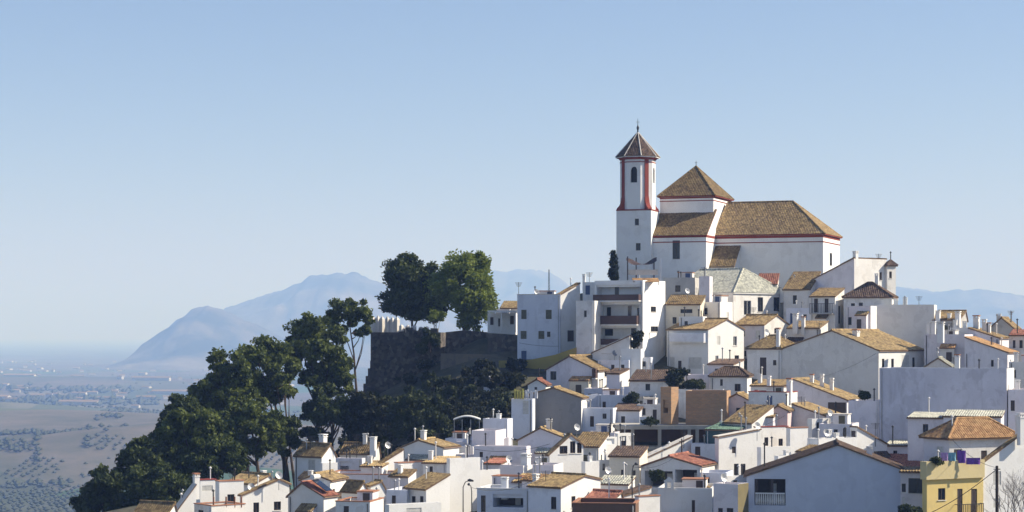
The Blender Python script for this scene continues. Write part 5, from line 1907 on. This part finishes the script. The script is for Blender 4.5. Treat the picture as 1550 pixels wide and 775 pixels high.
tree('pine_tree', 'shadowed pine above the terracotta terrace posts', [(330, 700, 42, 32), (300, 720, 30, 22)], 330, 240, mat='pine_dark', group=PG)
tree('pine_tree', 'slender pine with a small umbrella crown beside the castle', [(527, 476, 32, 25), (515, 500, 18, 10), (548, 503, 14, 10)], 541, 290, lean=.35, tr=.2, group=PG, ncl=34)
tree('broadleaf_tree', 'large dark round tree standing on the castle', [(622, 438, 39, 48), (640, 470, 32, 24), (615, 470, 28, 20)], 630, 311, mat='pine_dark', ncl=44, cfac=.24, size=.28, n_each=210)
tree('eucalyptus_tree', 'large pale olive drooping tree beside the dark round castle tree', [(695, 438, 46, 44), (712, 405, 26, 20), (722, 470, 26, 34)], 706, 309, mat='euca_leaf', ncl=46, cfac=.22, size=.27, n_each=170,
     flat=1.0, extra=[(712, 490, 10, 24), (722, 500, 8, 18), (700, 480, 12, 20), (738, 470, 8, 20), (727, 389, 6, 8)])
tree('broadleaf_tree', 'dark evergreen at the foot of the pine trunks', [(505, 628, 32, 30), (480, 664, 26, 16)], 500, 266, mat='pine_dark', ncl=30)
tree('broadleaf_tree', 'dark evergreen against the crag beside the dull green tree', [(562, 640, 38, 36), (545, 612, 24, 24)], 562, 264, mat='shrub_dark', ncl=30)
tree('broadleaf_tree', 'dark evergreen on the crag directly under the castle wall', [(612, 606, 24, 16), (585, 612, 18, 16)], 604, 276, mat='shrub_leaf', ncl=30)
tree('broadleaf_tree', 'dark evergreen under the brown-grey rampart', [(705, 598, 26, 16), (676, 606, 18, 18)], 698, 274, mat='shrub_leaf', ncl=30)
tree('broadleaf_tree', 'dark spreading evergreen under the ochre wall', [(752, 580, 30, 14), (772, 600, 16, 14), (730, 612, 24, 20)], 750, 277, mat='shrub_dark', ncl=34)
tree('broadleaf_tree', 'dusky evergreen behind the arched canopy', [(690, 628, 30, 22), (722, 640, 20, 18)], 694, 258, mat='shrub_dark', ncl=30)
tree('pine_tree', 'low dark pine filling the gap between the bare trunks', [(428, 655, 24, 24), (446, 678, 18, 14)], 432, 264, mat='pine_dark', ncl=34, group=PG)
tree('pine_tree', 'short dark pine at the foot of the round-crowned pine', [(478, 622, 20, 22), (490, 600, 18, 18)], 484, 277, mat='pine_dark', ncl=34, group=PG)
tree('shrub', 'ivy clump hanging over the top corner of the castle wall', [(652, 512, 16, 14), (640, 530, 10, 14)], 652, 295.2, foot=545, mat='shrub_leaf', cat='shrub', ncl=60, size=.22, tr=.08)
tree('shrub', 'pale bush between the castle trees', [(661, 482, 13, 11)], 661, 299, mat='euca_leaf', cat='shrub', ncl=40, size=.25, tr=.1)
tree('broadleaf_tree', 'dull green tree on the dark slope above the white houses', [(632, 635, 40, 38), (655, 660, 25, 20)], 634, 256, mat='shrub_leaf', ncl=30)
tree('broadleaf_tree', 'dark garden tree below the gable-ended house', [(1026, 578, 15, 18)], 1026, 267, mat='cypress_leaf', ncl=50, size=.25, tr=.15)
tree('cypress_tree', 'dark cypress at the foot of the bell tower', [(928.5, 410, 2.6, 14), (928.5, 395, 1.6, 14), (928.5, 418, 3.2, 10)], 929, 313.5, mat='cypress_leaf', ncl=900, cfac=.5, size=.18, tr=.1, n_each=70)
tree('broadleaf_tree', 'small dark climbing tree beside the balcony house', [(965, 516, 8, 13)], 965, 282, mat='shrub_dark', ncl=60, size=.22, tr=.1)
for i, (px, py, rx, ry, d, lb) in enumerate(((1052, 583, 16, 7, 264.5, 'low green bush along the white garden wall'), (985, 640, 9, 5, 249, 'tuft of weeds on the unfinished slab'),
                                             (994, 722, 8, 8, 214, 'bluish potted shrub in front of the dark porch'), (1309, 600, 8, 5, 243.5, 'dark plant on top of the lower blank lilac block'),
                                             (978, 640, 10, 10, 262, 'dim bush in the alley above the slab'), (955, 610, 8, 14, 263, 'dark creeper in the shaded alley'),
                                             (1416, 699, 6, 4, 196.2, 'small green plant on the yellow terrace parapet'), (1376, 772, 12, 8, 192, 'leafy bush at the foot of the narrow white house'))):
    tree('shrub', lb, [(px, py, rx, ry)], px, d, foot=py + ry + 1, mat='shrub_leaf', cat='shrub', ncl=150, size=.2, tr=.05, n_each=90, nlimb=3)

# dark scrub on the slope under the castle
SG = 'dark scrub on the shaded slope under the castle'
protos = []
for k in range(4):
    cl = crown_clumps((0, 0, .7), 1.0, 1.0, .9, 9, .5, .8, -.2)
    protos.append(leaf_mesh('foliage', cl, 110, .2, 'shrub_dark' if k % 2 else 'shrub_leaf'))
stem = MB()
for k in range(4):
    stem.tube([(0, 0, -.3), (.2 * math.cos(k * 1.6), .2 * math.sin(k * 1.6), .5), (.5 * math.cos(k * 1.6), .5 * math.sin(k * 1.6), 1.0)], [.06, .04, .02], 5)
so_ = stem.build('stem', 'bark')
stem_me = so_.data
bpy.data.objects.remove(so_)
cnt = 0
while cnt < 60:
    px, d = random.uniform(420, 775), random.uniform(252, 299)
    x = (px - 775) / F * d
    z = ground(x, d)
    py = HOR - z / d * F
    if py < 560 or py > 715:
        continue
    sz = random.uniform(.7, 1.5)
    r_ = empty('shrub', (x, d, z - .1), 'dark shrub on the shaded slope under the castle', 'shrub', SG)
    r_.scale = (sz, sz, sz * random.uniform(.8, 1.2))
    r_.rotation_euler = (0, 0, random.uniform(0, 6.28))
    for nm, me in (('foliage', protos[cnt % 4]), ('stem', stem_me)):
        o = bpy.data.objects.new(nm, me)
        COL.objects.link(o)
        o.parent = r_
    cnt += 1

extra_n = 0
while extra_n < 34:
    px, d = random.uniform(676, 790), random.uniform(256, 286)
    x = (px - 775) / F * d
    z = ground(x, d)
    py = HOR - z / d * F
    if py < 562 or py > 655:
        continue
    sz = random.uniform(.8, 1.5)
    r_ = empty('shrub', (x, d, z - .1), 'low dark shrub on the slope between the rampart and the houses', 'shrub', 'shrubs between the rampart and the houses')
    r_.scale = (sz, sz, sz * random.uniform(.8, 1.2))
    r_.rotation_euler = (0, 0, random.uniform(0, 6.28))
    for nm, me in (('foliage', protos[1 + 2 * (extra_n % 2)]), ('stem', stem_me)):
        o = bpy.data.objects.new(nm, me)
        COL.objects.link(o)
        o.parent = r_
    extra_n += 1

# bare tree in front of the stepped white wall
bt = empty('bare_tree', (at(1537, HOR, 190).x, 190, ground(at(1537, HOR, 190).x, 190) - .3), 'leafless pale tree with fine twigs before the stepped white wall', 'tree')
mb, tw_ = MB(), MB()


def branch(p, d, L_, r, lev):
    q = p + d * L_
    mid = p + d * L_ * .5 + Vector((random.uniform(-1, 1), random.uniform(-1, 1), 0)) * L_ * .06
    (mb if lev < 2 else tw_).tube([p, mid, q], [r, r * .8, r * .6], 6 if lev < 2 else 4)
    if lev >= 5:
        return
    for k in range(3 if lev > 0 else 4):
        nd = (d + Vector((random.uniform(-1, 1), random.uniform(-1, 1), random.uniform(-.15, .6))) * .75).normalized()
        branch(p + d * L_ * random.uniform(.6, 1.0), nd, L_ * random.uniform(.6, .8), r * .55, lev + 1)


branch(Vector(bt['_b']), Vector((.02, 0, 1)), 4.2, .14, 0)
mb.build('trunk', 'bark_pale', bt)
tw_.build('twigs', 'bark_twig', bt)['kind'] = 'stuff'

# ------------------------------------------------------------------ valley town, groves, haze
mb = MB()
mb.frame_box((-.5, -.4, -.3), (1, 0, 0), (0, .8, 0), (0, 0, .8), 0)
for s_ in (-1, 1):
    mb.face([(-.53, .43 * s_, .48), (.53, .43 * s_, .48), (.53, 0, .74), (-.53, 0, .74)], 1)
for s_ in (-.5, .5):
    mb.face([(s_, -.4, .5), (s_, .4, .5), (s_, 0, .72)], 0)
vb = mb.build('house', ['cement', 'tile'])
vme = vb.data
bpy.data.objects.remove(vb)
TG = 'buildings of the hazy valley town'
k = 0
while k < 130:
    px = random.uniform(-60, 440)
    py = random.choice((random.gauss(572, 14), random.gauss(600, 9), random.uniform(548, 625), random.gauss(555, 6)))
    if not 546 < py < 628:
        continue
    d = -PLAIN * F / (py - HOR)
    p = at(px, py, d)
    z = valley(p.x, d)
    o = bpy.data.objects.new('valley_house', vme)
    COL.objects.link(o)
    s_ = random.uniform(9, 20) * random.choice((1, 1, 1.6))
    o.location = (p.x, d, z)
    o.scale = (s_ * random.uniform(1, 1.8), s_, random.uniform(8, 14))
    o.rotation_euler = (0, 0, random.uniform(-.6, .6))
    tag(o, 'white building of the hazy town far across the valley', 'building', TG)
    k += 1
for (px, py, w_, lb) in ((229, 583, 68, 'long white warehouse in the valley below the mountain foot'), (272, 597, 80, 'long pale warehouse with low roof near the pine tops'), (120, 612, 50, 'lone white farm shed out in the valley'), (30, 577, 60, 'wide white shed at the edge of the hazy town')):
    d = -PLAIN * F / (py - HOR)
    p = at(px, py, d)
    o = bpy.data.objects.new('warehouse', vme)
    COL.objects.link(o)
    o.location = (p.x, d, valley(p.x, d))
    o.scale = (w_ * 1.6, 40, 16)
    tag(o, lb, 'warehouse')


def blob_field(name, label, pts, mat, cat):
    mb = MB()
    for (x, y, z, r) in pts:
        i = len(mb.v)
        for q in ((1, 0, .6), (0, 1, .6), (-1, 0, .6), (0, -1, .6), (0, 0, 1.3), (0, 0, 0)):
            mb.v.append((x + q[0] * r * random.uniform(.8, 1.2), y + q[1] * r * random.uniform(.8, 1.2), z + q[2] * r))
        for a in range(4):
            mb.f.append([i + a, i + (a + 1) % 4, i + 4])
            mb.f.append([i + (a + 1) % 4, i + a, i + 5])
            mb.m += [0, 0]
    o = mb.build(name, mat)
    tag(o, label, cat, kind='stuff')


pts = []
for row in range(46):
    for c_ in range(26):
        x, y = -540 + c_ * 11 + row * 1.5 + random.uniform(-1.5, 1.5), 1700 + row * 13 + random.uniform(-2, 2)
        if noise.noise(Vector((x / 90, y / 130, 8))) > .02 or row < 14:
            pts.append((x, y, valley(x, y), random.uniform(2.0, 3.3)))
blob_field('olive_grove', 'rows of small olive trees in the near valley fields', pts, 'olive_leaf', 'olive grove')
pts = []
for k in range(5000):
    y = math.exp(random.uniform(math.log(3300), math.log(9500)))
    x = random.uniform(-.30, .02) * y
    if noise.fractal(Vector((x / 900, y / 230, 2)), 1, 2, 3) > .30:
        pts.append((x, y, valley(x, y), random.uniform(2.0, 4.4)))
def on_row(px, py):
    d = -PLAIN * F / (py - HOR)
    for _ in range(12):
        d = -valley((px - 775) / F * d, d) * F / (py - HOR)
    return (px - 775) / F * d, d


for (xa, ya, xb, yb, n_, sp) in ((-30, 716, 62, 722, 80, 2.5), (55, 692, 140, 690, 70, 1.2), (-20, 610, 240, 612, 150, 2.5), (40, 607, 130, 604, 60, 1.5), (-20, 590, 200, 594, 110, 2.0),
                                 (120, 668, 190, 672, 50, 1.0), (-20, 660, 60, 655, 50, .8), (150, 628, 260, 632, 70, 1.0), (-20, 740, 110, 733, 70, 1.5)):
    for k in range(n_):
        t = random.random()
        x, y = on_row(xa + (xb - xa) * t, ya + (yb - ya) * t + random.gauss(0, sp))
        pts.append((x, y, valley(x, y), random.uniform(.0011, .0022) * y))
blob_field('valley_trees', 'scattered dark trees and hedges across the hazy valley', pts, 'olive_leaf', 'trees')

HZ = 1.75e-4
m = bpy.data.materials.new('haze')
m.use_nodes = True
t = m.node_tree
t.nodes.clear()
out = t.nodes.new('ShaderNodeOutputMaterial')
pv = t.nodes.new('ShaderNodeVolumePrincipled')
pv.inputs['Color'].default_value = (0.28, 0.46, 0.93, 1)
pv.inputs['Absorption Color'].default_value = (0.75, 0.75, 0.75, 1)
pv.inputs['Density'].default_value = HZ
pv.inputs['Anisotropy'].default_value = 0.0
t.links.new(pv.outputs[0], out.inputs['Volume'])
MATS['haze'] = m
mb = MB()
mb.frame_box((-64000, -64000, -230), (128000, 0, 0), (0, 128000, 0), (0, 0, 960))
hz = mb.build('haze', 'haze')
hz['kind'] = 'stuff'

for o in bpy.data.objects:
    if '_b' in o:
        del o['_b']
